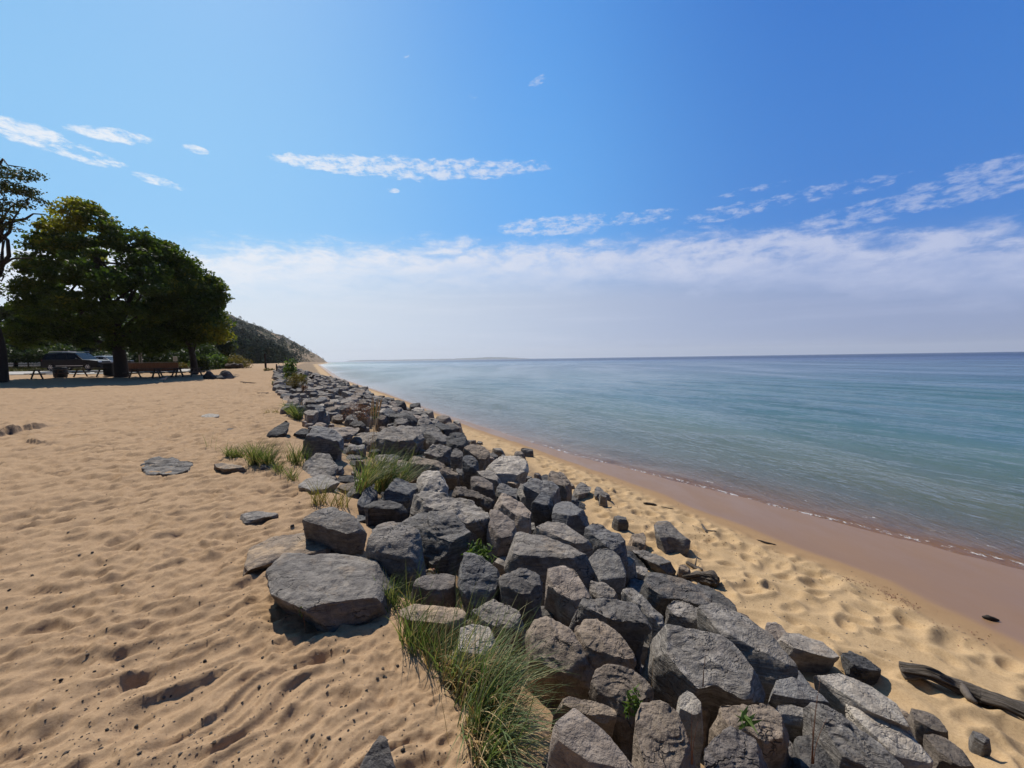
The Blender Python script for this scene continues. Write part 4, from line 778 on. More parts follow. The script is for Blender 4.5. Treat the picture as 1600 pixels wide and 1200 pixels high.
# ------------------------------------------------------------------ grass and plants
def blades(roots, n, L, lean, spread, droop, wid, seed, segs=7, kink=.15):
    """roots: array (k,3). returns ribbons V,F,tint. lean: mean horizontal direction (x,y) * amount"""
    rg = np.random.default_rng(seed); ri = rg.integers(0, len(roots), n); P = roots[ri] + np.stack([rg.normal(0, .03, n), rg.normal(0, .03, n), np.zeros(n)], 1)
    Ls = L * rg.uniform(.45, 1.12, n); a = rg.uniform(0, 6.283, n); sp = spread * np.sqrt(rg.random(n))
    h = np.stack([lean[0] + sp * np.cos(a), lean[1] + sp * np.sin(a)], 1); D = np.concatenate([h, np.ones((n, 1))], 1); D /= np.linalg.norm(D, axis=1, keepdims=True)
    dr = droop * rg.uniform(.3, 1.5, n); hn = h / (np.linalg.norm(h, axis=1, keepdims=True) + 1e-6)
    wv = np.stack([-np.sin(a + 1), np.cos(a + 1), np.zeros(n)], 1); pts = [P]; cur = P.copy(); d = D.copy()
    kk = rg.normal(0, kink, (n, 2))
    for s in range(segs):
        cur = cur + d * (Ls / segs)[:, None]; pts.append(cur)
        d = d + np.concatenate([hn * (dr * .5 / segs)[:, None] * 2 + kk / segs, -(dr * 2.2 / segs * ((s + 1) / segs))[:, None]], 1); d /= np.linalg.norm(d, axis=1, keepdims=True)
    V = []; W = wid * rg.uniform(.6, 1.3, n)
    for i, p in enumerate(pts):
        f = i / segs; ww = W * (1 - f ** 1.6) * (.75 + .5 * math.sin(min(1, f * 3) * 1.57)) * .5 + .0002; V += [p - wv * ww[:, None], p + wv * ww[:, None]]
    V = np.stack(V, 1).reshape(-1, 3); m_ = 2 * (segs + 1); base = (np.arange(n) * m_)[:, None]
    q = np.concatenate([np.stack([base[:, 0] + 2 * i, base[:, 0] + 2 * i + 1, base[:, 0] + 2 * i + 3, base[:, 0] + 2 * i + 2], 1) for i in range(segs)])
    tint = np.repeat(rg.random(n), m_); return V, q, tint
def ribbons(name, parts, mat, parent, org):
    Vs = []; Fs = []; T = []; b = 0
    for V, q, t in parts: Vs.append(V); Fs.append(q + b); T.append(t); b += len(V)
    me = mesh_data(name, np.vstack(Vs) - np.array(org), np.vstack(Fs), mat); attr(me, 'tint', np.concatenate(T)); return link(name, me, parent=parent)
def gsurf(x, y): return terrain0(x, y)
def roots_px(pxs, lift=0.0, surf=None):
    o = []
    for px, py in pxs:
        p = hit(px, py, surf or terrain0); o.append((p.x, p.y, (tz(p.x, p.y) if surf is None else p.z) - .01 + lift))
    return np.array(o)
def grass_clump(label, pxs, n, L, lean, spread, droop, wid, seed, dead=.18, group='beach grass clumps', surf=None, mat=None, heads=0, headL=None, kink=.15, name='beach_grass'):
    rt = roots_px(pxs, surf=surf); org = rt.mean(0); e = empty(name, tuple(org), label, 'beach grass', group)
    ribbons('green_blades', [blades(rt, n, L, lean, spread, droop, wid, seed, kink=kink)], mat or M_GRASS, e, org)
    if dead: ribbons('dry_blades', [blades(rt, max(4, int(n * dead)), L * .75, lean, spread * 1.3, droop * 1.5, wid * .8, seed + 1)], M_STRAW, e, org)
    for k in range(heads):
        rg = random.Random(seed + 50 + k); r_ = rt[rg.randrange(len(rt))]; hl = headL or L * 1.5; a = (lean[0] * .5 + rg.uniform(-.10, .10), lean[1] * .3 + rg.uniform(-.1, .1)); mb = MB()
        P = [Vector((r_[0] + a[0] * hl * f * (1 + f) * .6, r_[1] + a[1] * hl * f, r_[2] + hl * f)) - Vector(org) for f in np.linspace(0, 1, 8)]
        mb.tube(P, [.0022] * 8, 5); st = mb.build('seed_stalk', M_STRAW_S, e, smooth=True)
        mb = MB(); tip = P[-1]; dr_ = (P[-1] - P[-2]).normalized(); n_ = 10; rad = [.002 + .007 * math.sin(math.pi * i / n_) * (1 + .3 * rg.uniform(-1, 1)) for i in range(n_ + 1)]
        mb.tube([tip + dr_ * (hl * .27 * i / n_) for i in range(n_ + 1)], rad, 7); mb.build('seed_head', M_STRAW_S, st, smooth=True)
    return e
M_STRAW_S = mat_simple("straw_stalk", (.50, .34, .17), .8, .3, 60)
def spx(a, b, k, j=6, s=0):
    rg = random.Random(s + k); return [(a[0] + (b[0] - a[0]) * i / max(1, k - 1) + rg.uniform(-j, j), a[1] + (b[1] - a[1]) * i / max(1, k - 1) + rg.uniform(-j, j) * .6) for i in range(k)]
# foreground clumps along the sand edge
grass_clump('upright green beach grass tuft nearest the broad flat topped boulder', spx((632, 1000), (665, 1022), 5), 120, .30, (.10, .10), .45, .35, .006, 11)
grass_clump('middling beach grass tuft with bent blades, just left of the biggest clump', spx((672, 1030), (708, 1062), 6), 130, .36, (.45, .15), .75, .5, .005, 12, .7, kink=.5)
grass_clump('biggest beach grass clump, blades sweeping right over the rocks', spx((708, 1066), (752, 1130), 9, 8), 310, .50, (.85, .30), .80, .60, .0052, 13, .9, kink=.6)
grass_clump('beach grass clump at the bottom edge, blades falling right and down', spx((740, 1135), (762, 1205), 8, 8), 230, .46, (.75, -.05), .80, .85, .0055, 14, .8, kink=.6)
grass_clump('sparse grass blades growing up between pale stones behind the nearest tufts', spx((700, 1010), (800, 1040), 6, 14), 90, .40, (.30, .25), .35, .4, .0045, 15, .3)
grass_clump('small green grass tuft in the crevice right of the broad flat topped boulder', spx((600, 940), (636, 955), 4), 120, .22, (.1, .1), .6, .5, .006, 16, .1)
grass_clump('thin wiry grass between the pinkish blocky stone and the near tufts', spx((640, 940), (745, 965), 6, 10), 70, .34, (.15, .2), .5, .4, .0035, 17, .8)
# the tall seeding clump and those on the left
grass_clump('tall seeding beach grass clump with golden seed stalks in the middle rocks', spx((560, 765), (628, 768), 9, 7), 430, .72, (.35, .25), .60, .45, .009, 21, .30, kink=.35, surf=lambda x, y: terrain0(x, y) + .12, heads=0)
grass_clump('golden seed stalks rising from the tall grass clump', [(572, 752), (578, 750), (583, 753), (575, 757)], 10, .5, (.2, .1), .2, .3, .006, 22, 0, surf=lambda x, y: terrain0(x, y) + .12, heads=7, headL=.98)
grass_clump('sparse yellowing grass in front of the tall seeding clump', spx((490, 785), (545, 790), 6, 8), 70, .36, (.15, .1), .5, .45, .007, 23, .5, mat=M_GRASSY)
grass_clump('dark green grass tuft, larger of the pair on the upper sand', spx((393, 728), (425, 730), 6, 6), 300, .50, (.10, .1), .55, .45, .009, 24, .15)
grass_clump('low grass tuft, smaller and left of the pair on the upper sand', spx((355, 714), (385, 718), 5, 4), 190, .30, (.05, 0), .65, .5, .009, 25, .1)
grass_clump('thin upright grass between the grass pair and the cross grooved boulder', spx((452, 722), (472, 728), 5, 5), 110, .42, (.02, .1), .4, .3, .008, 26, .25)
grass_clump('loose short grass trailing in front of the cross grooved boulder', spx((430, 738), (462, 750), 6, 6), 130, .26, (.1, -.1), .7, .6, .007, 27, .5)
grass_clump('dark green grass tuft at the far sand edge beside the rounded boulder', spx((450, 645), (468, 655), 6, 4), 300, .52, (.02, .05), .7, .6, .016, 28, .1)
grass_clump('faint pale grass sprouting on the open sand left of the far dark tuft', spx((420, 650), (446, 648), 4, 4), 50, .25, (.05, 0), .8, .5, .009, 29, .4, mat=M_GRASSY)
grass_clump('two thin lone grass stems on the upper sand', [(325, 703), (331, 706)], 5, .38, (.02, 0), .15, .1, .006, 30, 0)
grass_clump('small yellowish tuft at the sand edge before the far rocks', spx((429, 604), (437, 607), 3, 2), 60, .45, (0, 0), .5, .4, .018, 31, .3, mat=M_GRASSY)
# thin dead stems over the near rocks
def stems(label, base, tips, seed, mat=None, surf=None, r=.0016):
    rt = roots_px([base], surf=surf)[0]; e = empty('dry_stem', tuple(rt), label, 'dry stems', None)
    for k, (dx_, dy_, h_) in enumerate(tips):
        mb = MB(); mb.tube([(dx_ * f * f + .003 * k, dy_ * f * f, h_ * f) for f in np.linspace(0, 1, 7)], [r * (1.2 - .9 * f) for f in np.linspace(0, 1, 7)], 5); mb.build('stem', mat or M_RUSTS, e, smooth=True)
    return e
M_RUSTS = mat_simple("red_brown_stem", (.20, .10, .06), .8, .3, 60)
E0 = lambda k: (lambda x, y: env(x, y) + k)
stems('bunch of thin reddish dry stems in front of the spine shaped boulder', (1268, 1190), [(.015, 0, .30), (.03, .01, .36), (-.02, 0, .26), (.05, 0, .20)], 1, surf=E0(.08))
stems('thin reddish stem standing before the great leaning slab', (1098, 1070), [(.02, 0, .20), (.01, .01, .15)], 2, surf=E0(.10))
stems('pair of dry stems in front of the ragged bottom boulder', (1080, 1190), [(.0, 0, .20), (.02, 0, .16), (-.04, 0, .15)], 3, surf=E0(.12))
stems('single pale dry grass stem inside the deep black hollow', (1018, 1095), [(.015, .02, .24)], 4, mat=M_STRAW_S, surf=E0(-.1))
# rusty plumes
rt = roots_px([(655, 925), (668, 928), (680, 925), (695, 922)]); e = empty('dry_plume_grass', tuple(rt.mean(0)), 'orange dry plumes arching above the blocky pinkish stone', 'dry grass')
ribbons('plume_stalks', [blades(rt, 40, .28, (.12, .05), .5, .7, .004, 61)], M_STRAW, e, rt.mean(0))
for k in range(7):
    rg = random.Random(k); mb = MB(); c = Vector(rt[k % 4]) - Vector(rt.mean(0)) + Vector((rg.uniform(-.02, .06), rg.uniform(-.02, .04), .12 + rg.uniform(0, .06))); a = rg.uniform(-.5, 1.2)
    mb.tube([c + Vector((math.cos(a) * .07 * f, 0, .03 * math.sin(f * 3) - .02 * f)) for f in np.linspace(0, 1, 8)], [.002 + .010 * math.sin(3.1 * f) * (1 + .3 * rg.uniform(-1, 1)) for f in np.linspace(0, 1, 8)], 7); mb.build('plume', M_RUSTS if k % 2 else M_STRAW_S, e, smooth=True)

# leafy plants built from leaf quads on stems
def leaf_cloud(P, sizes, seed, bias=(0, 0, .3), aspect=.55):
    rg = np.random.default_rng(seed); n = len(P); nn = rg.normal(size=(n, 3)) + np.array(bias); nn /= np.linalg.norm(nn, axis=1, keepdims=True)
    t = np.cross(nn, rg.normal(size=(n, 3))); t /= np.linalg.norm(t, axis=1, keepdims=True) + 1e-9; b = np.cross(nn, t); s = np.asarray(sizes)[:, None] if np.ndim(sizes) else np.full((n, 1), sizes)
    s = s * rg.uniform(.6, 1.3, (n, 1)); fold = nn * s * .18
    V = np.stack([P - t * s, P - b * s * aspect + fold, P + t * s, P + b * s * aspect + fold], 1).reshape(-1, 3)
    q = np.arange(4 * n).reshape(n, 4); return V, q
def leafy(name, label, cat, base, mat, pts, sz, seed, stems_, smat, group=None, tint=None, bias=(0, 0, .5), aspect=.45):
    e = empty(name, tuple(base), label, cat, group); V, q = leaf_cloud(pts, sz, seed, bias, aspect); me = mesh_data('foliage', V, q, mat)
    rg = np.random.default_rng(seed); tt = rg.random(len(pts)) if tint is None else tint; attr(me, 'tint', np.repeat(np.clip(tt, 0, 1), 4)); link('foliage', me, parent=e)
    if stems_:
        mb = MB()
        for P, r in stems_: mb.tube(P, r, 5)
        mb.build('stem', smat, e, smooth=True)
    return e
def shrub_px(name, label, cat, px, py, wpx, hpx, mat, n, sz, seed, surf=None, group=None, depthf=.8, smat=None, flat=.0, aspect=.45):
    b = hit(px, py, surf or terrain0); s = b.y / F; rg = np.random.default_rng(seed); w_ = wpx * s / 2; h_ = hpx * s
    nb = max(5, n // 40); bc = np.stack([rg.normal(0, .42, nb) * w_, rg.normal(0, .42, nb) * w_ * depthf, rg.uniform(.15, .85, nb) * h_ * (1 - .3 * rg.random(nb))], 1)
    k = rg.integers(0, nb, n); P = bc[k] + rg.normal(0, .16, (n, 3)) * np.array([w_, w_, h_]) * 1.1; P[:, 2] = np.abs(P[:, 2]); P[:, 2] = np.minimum(P[:, 2], h_ * (1.08 - (P[:, 0] / (w_ * 1.3)) ** 2 * .6))
    st = [([(0, 0, -.03), tuple(bc[j] * [.4, .4, .5]), tuple(bc[j])], [.012 * s * 40 * .3, .008 * s * 12, .003 * s * 10]) for j in range(min(nb, 14))]
    return leafy(name, label, cat, b, mat, P, sz, seed, st, smat or M_BARK, group, aspect=aspect)
shrub_px('leafy_plant', 'bright green leafy plant rooted above the broad table boulder', 'plant', 755, 872, 62, 26, M_SHRUB, 120, .030, 41, surf=E0(.02), aspect=.28)
shrub_px('leafy_weed', 'green leafy weed with upright stem between the pitted and the ragged boulders', 'plant', 990, 1122, 26, 56, M_SHRUB, 70, .022, 42, surf=E0(.0), aspect=.25)
shrub_px('leafy_weed', 'light green tapering leaf sprig on the brown fractured block', 'plant', 1172, 1138, 22, 34, M_SHRUB, 9, .05, 43, surf=E0(.10), aspect=.16)
shrub_px('pinkish_weed', 'pinkish brown weed patch flowering in the middle of the rocks', 'weed patch', 560, 656, 62, 28, M_RUST, 700, .035, 44, surf=E0(.12), aspect=.2)
shrub_px('green_weed', 'green weed beside the pinkish brown patch', 'weed patch', 586, 656, 22, 22, M_SHRUB, 160, .04, 45, surf=E0(.12), aspect=.2)
shrub_px('olive_bush', 'round olive brown bush growing on the far rocks', 'bush', 463, 606, 34, 25, M_OLIVE, 1500, .05, 46, surf=E0(.05), aspect=.25)
shrub_px('rusty_weed', 'small rusty weed right below the round olive bush', 'weed patch', 480, 612, 14, 12, M_RUST, 200, .05, 47, surf=E0(.1), aspect=.25)
shrub_px('young_tree', 'leafy green sapling at the far end of the rocks against the lake', 'sapling', 450, 592, 30, 34, M_SHRUB, 420, .11, 48, surf=E0(.05), aspect=.5)
shrub_px('green_ground_plant', 'low green plant trailing right of the sapling over the rocks', 'plant', 468, 594, 28, 9, M_SHRUB, 220, .09, 49, surf=E0(.05), aspect=.4)
# small seedling in front of the broad boulder
b = ground_pt(478, 985); P = []
mb = []; h_ = .17
pts_ = np.array([[-.004 + .01 * math.sin(i * 2.4), .006 * math.cos(i * 2.4), h_ * (.62 + .38 * i / 9)] for i in range(10)])
leafy('seedling', 'tiny bright green seedling in front of the broad flat topped boulder', 'plant', (b.x, b.y, tz(b.x, b.y)), M_SHRUB, pts_ + [-.02, 0, 0], .016, 5, [([(0, 0, -.02), (-.008, 0, .08), (-.02, 0, h_)], [.002, .002, .001])], M_RUSTS, aspect=.3)
# dried weed with dark seed heads at the far seaward edge
b = hit(490, 596, E0(.1)); e = empty('dried_weed', tuple(b), 'dark dried weed with clustered seed heads above the far rocks, before the lake', 'dried weed')
mb = MB(); hs = [(-.22, 0, .28), (-.05, .0, .32), (.0, .02, .42), (.42, .1, .34), (-.12, 0, .22)]
for h in hs: mb.tube([(h[0] * .5, 0, -.1), (h[0] * .7, 0, h[2] * .6), h], [.008, .006, .004], 5)
mb.build('stem', M_DARK, e, smooth=True)
for k, h in enumerate(hs):
    V, F_ = pebble_mesh(70 + k, .8); s = [.10, .08, .10, .07, .09][k]; me = mesh_data('seed_head', V * s, F_, M_DARK); link('seed_head', me, h, e)

# ------------------------------------------------------------------ driftwood
def driftwood(name, label, cat, pts, rad, seed, mat=None, group=None, nseg=110, nr=44, branches=()):
    """gnarled log: world points"""
    rg = np.random.default_rng(seed); P = np.array(pts, float); cum = np.concatenate([[0], np.cumsum(np.linalg.norm(np.diff(P, axis=0), axis=1))]); s = np.linspace(0, cum[-1], nseg)
    C = np.stack([np.interp(s, cum, P[:, k]) for k in range(3)], 1); RR_ = np.interp(s, cum, rad)
    for _ in range(3): C[1:-1] = (C[:-2] + 2 * C[1:-1] + C[2:]) / 4
    T = np.gradient(C, axis=0); T /= np.linalg.norm(T, axis=1, keepdims=True); up = np.array([0, 0, 1.0]); A = np.cross(T, up); A /= np.linalg.norm(A, axis=1, keepdims=True); B = np.cross(A, T)
    th = np.linspace(0, 2 * math.pi, nr, endpoint=False); f = np.linspace(0, 1, nseg)
    n1 = fbm3(np.stack([np.repeat(f * 5, nr), np.tile(np.cos(th) * 1.6, nseg), np.tile(np.sin(th) * 1.6, nseg)], 1), 3, seed).reshape(nseg, nr)
    n2 = fbm3(np.stack([np.repeat(f * 4, nr), np.tile(np.cos(th) * 6, nseg), np.tile(np.sin(th) * 6, nseg)], 1), 3, seed + 3).reshape(nseg, nr)
    rr_ = RR_[:, None] * (1 + .55 * n1 + .50 * n2); rr_[0] *= .55; rr_[-1] *= .35
    V = C[:, None, :] + A[:, None, :] * (np.cos(th) * rr_)[:, :, None] + B[:, None, :] * (np.sin(th) * rr_ * .8)[:, :, None]
    idx = np.arange(nseg * nr).reshape(nseg, nr); q = np.stack([idx[:-1], np.roll(idx[:-1], -1, 1), np.roll(idx[1:], -1, 1), idx[1:]], -1).reshape(-1, 4)
    V = V.reshape(-1, 3); V = np.vstack([V, C[0], C[-1]]); n0 = nseg * nr
    t0 = np.stack([np.full(nr, n0), np.roll(idx[0], -1), idx[0]], -1); t1 = np.stack([np.full(nr, n0 + 1), idx[-1], np.roll(idx[-1], -1)], -1)
    me = mesh_data(name, V - P.mean(0), [q[:, ::-1].copy(), t0[:, ::-1].copy(), t1[:, ::-1].copy()], mat or M_DRIFT)
    attr(me, 'along', np.concatenate([np.repeat(s, nr), [0, s[-1]]])); attr(me, 'round', np.concatenate([np.tile(np.abs(th / math.pi - 1), nseg), [0, 0]]))
    o = link(name, me, tuple(P.mean(0))); tag(o, label, cat, group)
    for bp, br in branches:
        mb = MB(); mb.tube([Vector(q_) - Vector(P.mean(0)) for q_ in bp], br, 8); mb.build('branch_stub', mat or M_DRIFT, o, smooth=True)
    return o
def gp(px, py, up=0.0):
    p = ground_pt(px, py); return (p.x, p.y, tz(p.x, p.y) + up)
driftwood('driftwood_log', 'long gnarled driftwood log on the lower beach, running off the right edge', 'driftwood', [gp(1406, 1060, .06), gp(1446, 1072, .06), gp(1490, 1084, .05), gp(1530, 1097, .05), gp(1570, 1116, .05), gp(1620, 1140, .04), gp(1680, 1166, .02)], [.050, .055, .040, .060, .045, .050, .03], 5, branches=[([gp(1500, 1085, .05), gp(1515, 1105, .02), gp(1525, 1112, .02)], [.03, .022, .012])])
driftwood('driftwood_stump', 'weathered driftwood stump on the sand above the wide speckled slab', 'driftwood', [gp(1066, 906, .03), gp(1090, 908, .06), gp(1112, 914, .07), gp(1124, 918, .04)], [.015, .05, .08, .05], 8, nseg=30)
driftwood('driftwood_stick', 'short knotted stick lying on the sand above the driftwood stump', 'driftwood', [gp(1072, 882, .02), gp(1086, 887, .03), gp(1098, 894, .02)], [.015, .030, .012], 9, nseg=20, nr=12, branches=[([gp(1086, 888, .03), gp(1089, 880, .07)], [.010, .003])])
driftwood('driftwood_stick', 'thin forked stick lying right of the boxy rock', 'driftwood', [gp(1096, 824, .03), gp(1104, 832, .03), gp(1120, 836, .02)], [.010, .014, .008], 10, nseg=16, nr=10, branches=[([gp(1098, 828, .03), gp(1105, 835, .01)], [.010, .006])])
driftwood('bark_flake', 'dark bark flake on the sand above the boxy rock', 'driftwood', [gp(1005, 788, .015), gp(1016, 789, .015), gp(1027, 791, .01)], [.012, .03, .010], 11, nseg=12, nr=10, mat=M_BARK)
driftwood('bark_flake', 'small dark twig just right of the bark flake', 'driftwood', [gp(1033, 794, .01), gp(1045, 796, .01), gp(1053, 796, .01)], [.006, .008, .005], 12, nseg=10, nr=8, mat=M_BARK)
driftwood('driftwood_chip', 'small dark driftwood chip lying on the wet sand near the right edge', 'driftwood', [gp(1534, 965, .01), gp(1545, 968, .02), gp(1562, 971, .01)], [.01, .028, .008], 13, nseg=12, nr=10, mat=M_BARK)
driftwood('twig', 'dark twig on the dry sand beside the damp line, above the long driftwood log', 'driftwood', [gp(1182, 845, .012), gp(1200, 850, .012), gp(1213, 853, .01)], [.006, .016, .006], 14, nseg=12, nr=8, mat=M_BARK)
driftwood('twig', 'fallen twig on the upper sand before the deep shade of the maple', 'driftwood', [gp(375, 598, .03), gp(390, 601, .05), gp(402, 600, .03)], [.02, .04, .015], 15, nseg=12, nr=8, mat=M_BARK)
driftwood('twig', 'dark stick lying on the upper sand near the far left rocks of the barrier', 'driftwood', [gp(402, 616, .02), gp(412, 618, .05), gp(420, 616, .02)], [.015, .04, .015], 16, nseg=12, nr=8, mat=M_BARK)
# rust coloured weed lines left by the waves (nobody could count the scraps)
def wrack(name, pts, n, seed, spread=5):
    rg = np.random.default_rng(seed); k = len(pts) - 1; V = []; P = []
    for i in range(n):
        t = rg.random() * k; j = int(t); f = t - j; px = pts[j][0] * (1 - f) + pts[j + 1][0] * f + rg.normal(0, spread); py = pts[j][1] * (1 - f) + pts[j + 1][1] * f + rg.normal(0, spread * .35)
        p = ground_pt(px, py); P.append((p.x, p.y, tz(p.x, p.y) + .004))
    P = np.array(P); V, q = leaf_cloud(P, .007 * (1 + .10 * P[:, 1]), seed, (0, 0, 1.5), .35); me = mesh_data(name, V, q, M_RUST); attr(me, 'tint', np.repeat(rg.random(n), 4)); return tag(link(name, me), kind='stuff')
wrack('wrack_line', [(1320, 905), (1360, 918), (1400, 935), (1435, 952)], 190, 1, 7)
wrack('wrack_line_scraps', [(900, 765), (960, 795), (1040, 830), (1110, 845), (1200, 870), (1300, 905), (1450, 975), (1560, 1010)], 300, 2, 16)
# ------------------------------------------------------------------ trees
def tree_px(name, label, cat, base, D, outline, trunk, ncl, leaf, per, seed, mat, thick=1.0, group=None, zb=None, limbs=14, yellow=None, clr=(.7, 1.3), trunk_r=.4, squash=.5, density_pts=None, wood=None, bend=()):
    """crown volume bounded by an outline seen at distance D; returns the thing"""
    rg = np.random.default_rng(seed); poly = np.array(outline, float); bx = base[0]; by = base[1]
    def world(px, py, dd=0.0):
        d = ray(px, py); k = (D + dd) / d.y; return np.array([d.x * k, D + dd, CAMZ + d.z * k])
    def inside(px, py):
        c_ = False; n = len(poly); j = n - 1
        for i in range(n):
            if (poly[i, 1] > py) != (poly[j, 1] > py) and px < (poly[j, 0] - poly[i, 0]) * (py - poly[i, 1]) / (poly[j, 1] - poly[i, 1]) + poly[i, 0]: c_ = not c_
            j = i
        return c_
    def edge(px, py):
        a = poly; b = np.roll(poly, -1, 0) - a; t = np.clip(((px - a[:, 0]) * b[:, 0] + (py - a[:, 1]) * b[:, 1]) / ((b ** 2).sum(1) + 1e-9), 0, 1); q = a + b * t[:, None]; return np.min(np.hypot(q[:, 0] - px, q[:, 1] - py))
    cl = []; x0, y0 = poly.min(0); x1, y1 = poly.max(0); s = D / F; tries = 0
    while len(cl) < ncl and tries < ncl * 60:
        tries += 1; px, py = rg.uniform(x0, x1), rg.uniform(y0, y1)
        if not inside(px, py): continue
        e_ = edge(px, py) * s; r_ = rg.uniform(*clr)
        if e_ < r_ * .55: continue
        th = max(0.2, (e_ - r_ * .5)) * thick; cl.append((*world(px, py, rg.uniform(-1, 1) * th), r_, px, py))
    cl = np.array(cl)
    k = rg.integers(0, len(cl), per * len(cl)); n = len(k); u = rg.normal(size=(n, 3)); u /= np.linalg.norm(u, axis=1, keepdims=True); u *= (rg.random((n, 1)) ** .45); u[:, 2] *= squash
    P = cl[k, :3] + u * cl[k, 3:4]; P += fbm3(P * .9, 2, seed)[:, None] * .25
    b0 = trunk[0]; z0 = tz(b0[0], b0[1]); org = np.array([b0[0], b0[1], z0]); e = empty(name, tuple(org), label, cat, group)
    V, q = leaf_cloud(P - org, leaf, seed, (0, 0, .6), .62); me = mesh_data('crown', V, q, mat); tt = .25 + .5 * rg.random(n) + .35 * fbm3(P * .45, 2, seed + 2)
    if yellow is not None:
        yc = world(*yellow[:2]); tt = tt + .75 * np.exp(-(np.linalg.norm((P - yc) * [1, .5, 1], axis=1) / yellow[2]) ** 2) - .05
    attr(me, 'tint', np.repeat(np.clip(tt, 0, 1), 4)); link('crown', me, parent=e)
    mb = MB(); tp = [Vector(np.array(p) - org) for p in trunk]; nn = len(tp); mb.tube([tp[0] - Vector((0, 0, .3))] + tp, [trunk_r * 1.35] + [trunk_r * (1.15 - .65 * i / (nn - 1)) for i in range(nn)], 10)
    for j in rg.choice(len(cl), min(limbs, len(cl)), replace=False):
        t = rg.uniform(.35, .95); i = int(t * (nn - 1)); a = tp[i].lerp(tp[min(i + 1, nn - 1)], t * (nn - 1) - i); c_ = Vector(cl[j, :3] - org); mid = a.lerp(c_, .5) + Vector((rg.normal() * .4, rg.normal() * .4, rg.uniform(0, .8))); r1 = trunk_r * rg.uniform(.2, .42)
        mb.tube([a, a.lerp(mid, .5) + Vector((rg.normal() * .15, 0, .1)), mid, mid.lerp(c_, .5) + Vector((rg.normal() * .2, 0, rg.normal() * .15)), c_], [r1, r1 * .8, r1 * .6, r1 * .35, r1 * .12], 7, caps=False)
    for pts_, r_ in bend: mb.tube([Vector(np.array(world(*p)) - org) for p in pts_], r_, 8, caps=False)
    mb.build('trunk', wood or M_BARK, e, smooth=True); return e
def wp(px, D, z): d = ray(px, 580); return (d.x / d.y * D, D, z)
# main maple
o1 = [(22, 440), (30, 400), (45, 362), (70, 335), (98, 305), (118, 303), (142, 310), (165, 330), (188, 343), (212, 345), (236, 352), (268, 372), (296, 388), (312, 405), (306, 470), (284, 548), (240, 562), (200, 560), (150, 546), (80, 544), (40, 548), (10, 546), (5, 490)]
tree_px('maple_tree', 'huge spreading maple with yellowing top, nearest of the big leafy trees', 'tree', (190, 590), 36, o1, [wp(190, 36, tz(wp(190, 36, 0)[0], 36)), wp(189, 36, 2.2), wp(184, 36, 4.5), wp(172, 36, 8), wp(160, 36, 12)], 300, .15, 200, 71, M_MAPLE, 1.2, limbs=26, yellow=(105, 325, 3.0), trunk_r=.45)
o2 = [(224, 352), (258, 372), (292, 396), (320, 412), (344, 436), (357, 452), (350, 458), (366, 476), (352, 486), (360, 500), (372, 520), (362, 534), (346, 548), (310, 546), (270, 548), (236, 540), (225, 470), (240, 410)]
tree_px('maple_tree', 'round maple with a slim trunk standing right of the huge spreading maple', 'tree', (302, 584), 38, o2, [wp(304, 38, tz(wp(304, 38, 0)[0], 38)), wp(303, 38, 2), wp(298, 38, 4), wp(296, 38, 8)], 150, .15, 200, 72, M_MAPLE, 1.1, limbs=16, yellow=(350, 520, 1.2), trunk_r=.27)
# open crowned tree at the left edge
o3 = [(-60, 262), (-20, 232), (0, 238), (20, 248), (52, 256), (70, 268), (62, 290), (80, 300), (70, 320), (45, 335), (55, 352), (20, 362), (38, 385), (20, 400), (-10, 380), (30, 430), (-20, 440), (-70, 400)]
tree_px('open_crowned_tree', 'gnarled open crowned tree at the left edge of the picture', 'tree', (0, 590), 31, o3, [wp(-2, 31, tz(wp(-2, 31, 0)[0], 31)), wp(0, 31, 3), wp(-10, 31, 6), wp(-14, 31, 9), wp(-16, 31, 13)], 75, .09, 95, 73, M_PINE, .6, limbs=16, trunk_r=.42, squash=.28, clr=(.6, 1.15),
        bend=[([(-20, 425), (5, 352), (22, 345), (40, 342), (52, 334), (72, 335)], [.16, .13, .11, .08, .05, .03]), ([(-15, 450), (5, 412), (14, 400), (12, 375), (2, 365), (-5, 340)], [.17, .13, .12, .10, .07, .05]), ([(-15, 470), (2, 415), (20, 404), (50, 403)], [.13, .10, .07, .03]), ([(-15, 460), (0, 425), (6, 432), (2, 440)], [.09, .06, .05, .03]), ([(-30, 300), (5, 248), (12, 258), (40, 262)], [.08, .06, .04, .02])])
# trees and brush behind the parking lot
rgb = random.Random(5)
bt = [(-30, 64, 430, 90), (25, 58, 470, 80), (70, 66, 480, 70), (120, 60, 500, 80), (165, 66, 490, 70), (215, 62, 500, 80), (255, 66, 505, 70), (300, 62, 500, 66), (338, 66, 505, 54)]
bl = ['woodland tree behind the parking lot at the far left edge', 'woodland tree just right of the left edge behind the grass bank', 'woodland tree behind the rear end of the black car', 'woodland tree behind the front half of the black car', 'woodland tree behind the litter bin and the thick maple trunk', 'woodland tree behind the plank wall', 'woodland tree behind the small white sign', 'woodland tree behind the slim maple trunk', 'woodland tree behind the bright green bush']
for i, (px, D, top, wd) in enumerate(bt):
    hw = wd / 2; o = [(px - hw, 560), (px - hw * 1.1, (560 + top) / 2 + 10), (px - hw * .7, top + 12), (px, top - 6), (px + hw * .7, top + 10), (px + hw * 1.1, (560 + top) / 2 + 10), (px + hw, 560)]
    g = wp(px, D, 0); z = tz(g[0], D)
    tree_px('woodland_tree', bl[i], 'tree', (px, 575), D, o, [wp(px, D, z), wp(px + 1, D, z + 1.5), wp(px, D, z + 4)], 46, .26, 80, 80 + i, M_BACK, .8, group='trees behind the parking lot', limbs=6, trunk_r=.22, clr=(.9, 1.6))
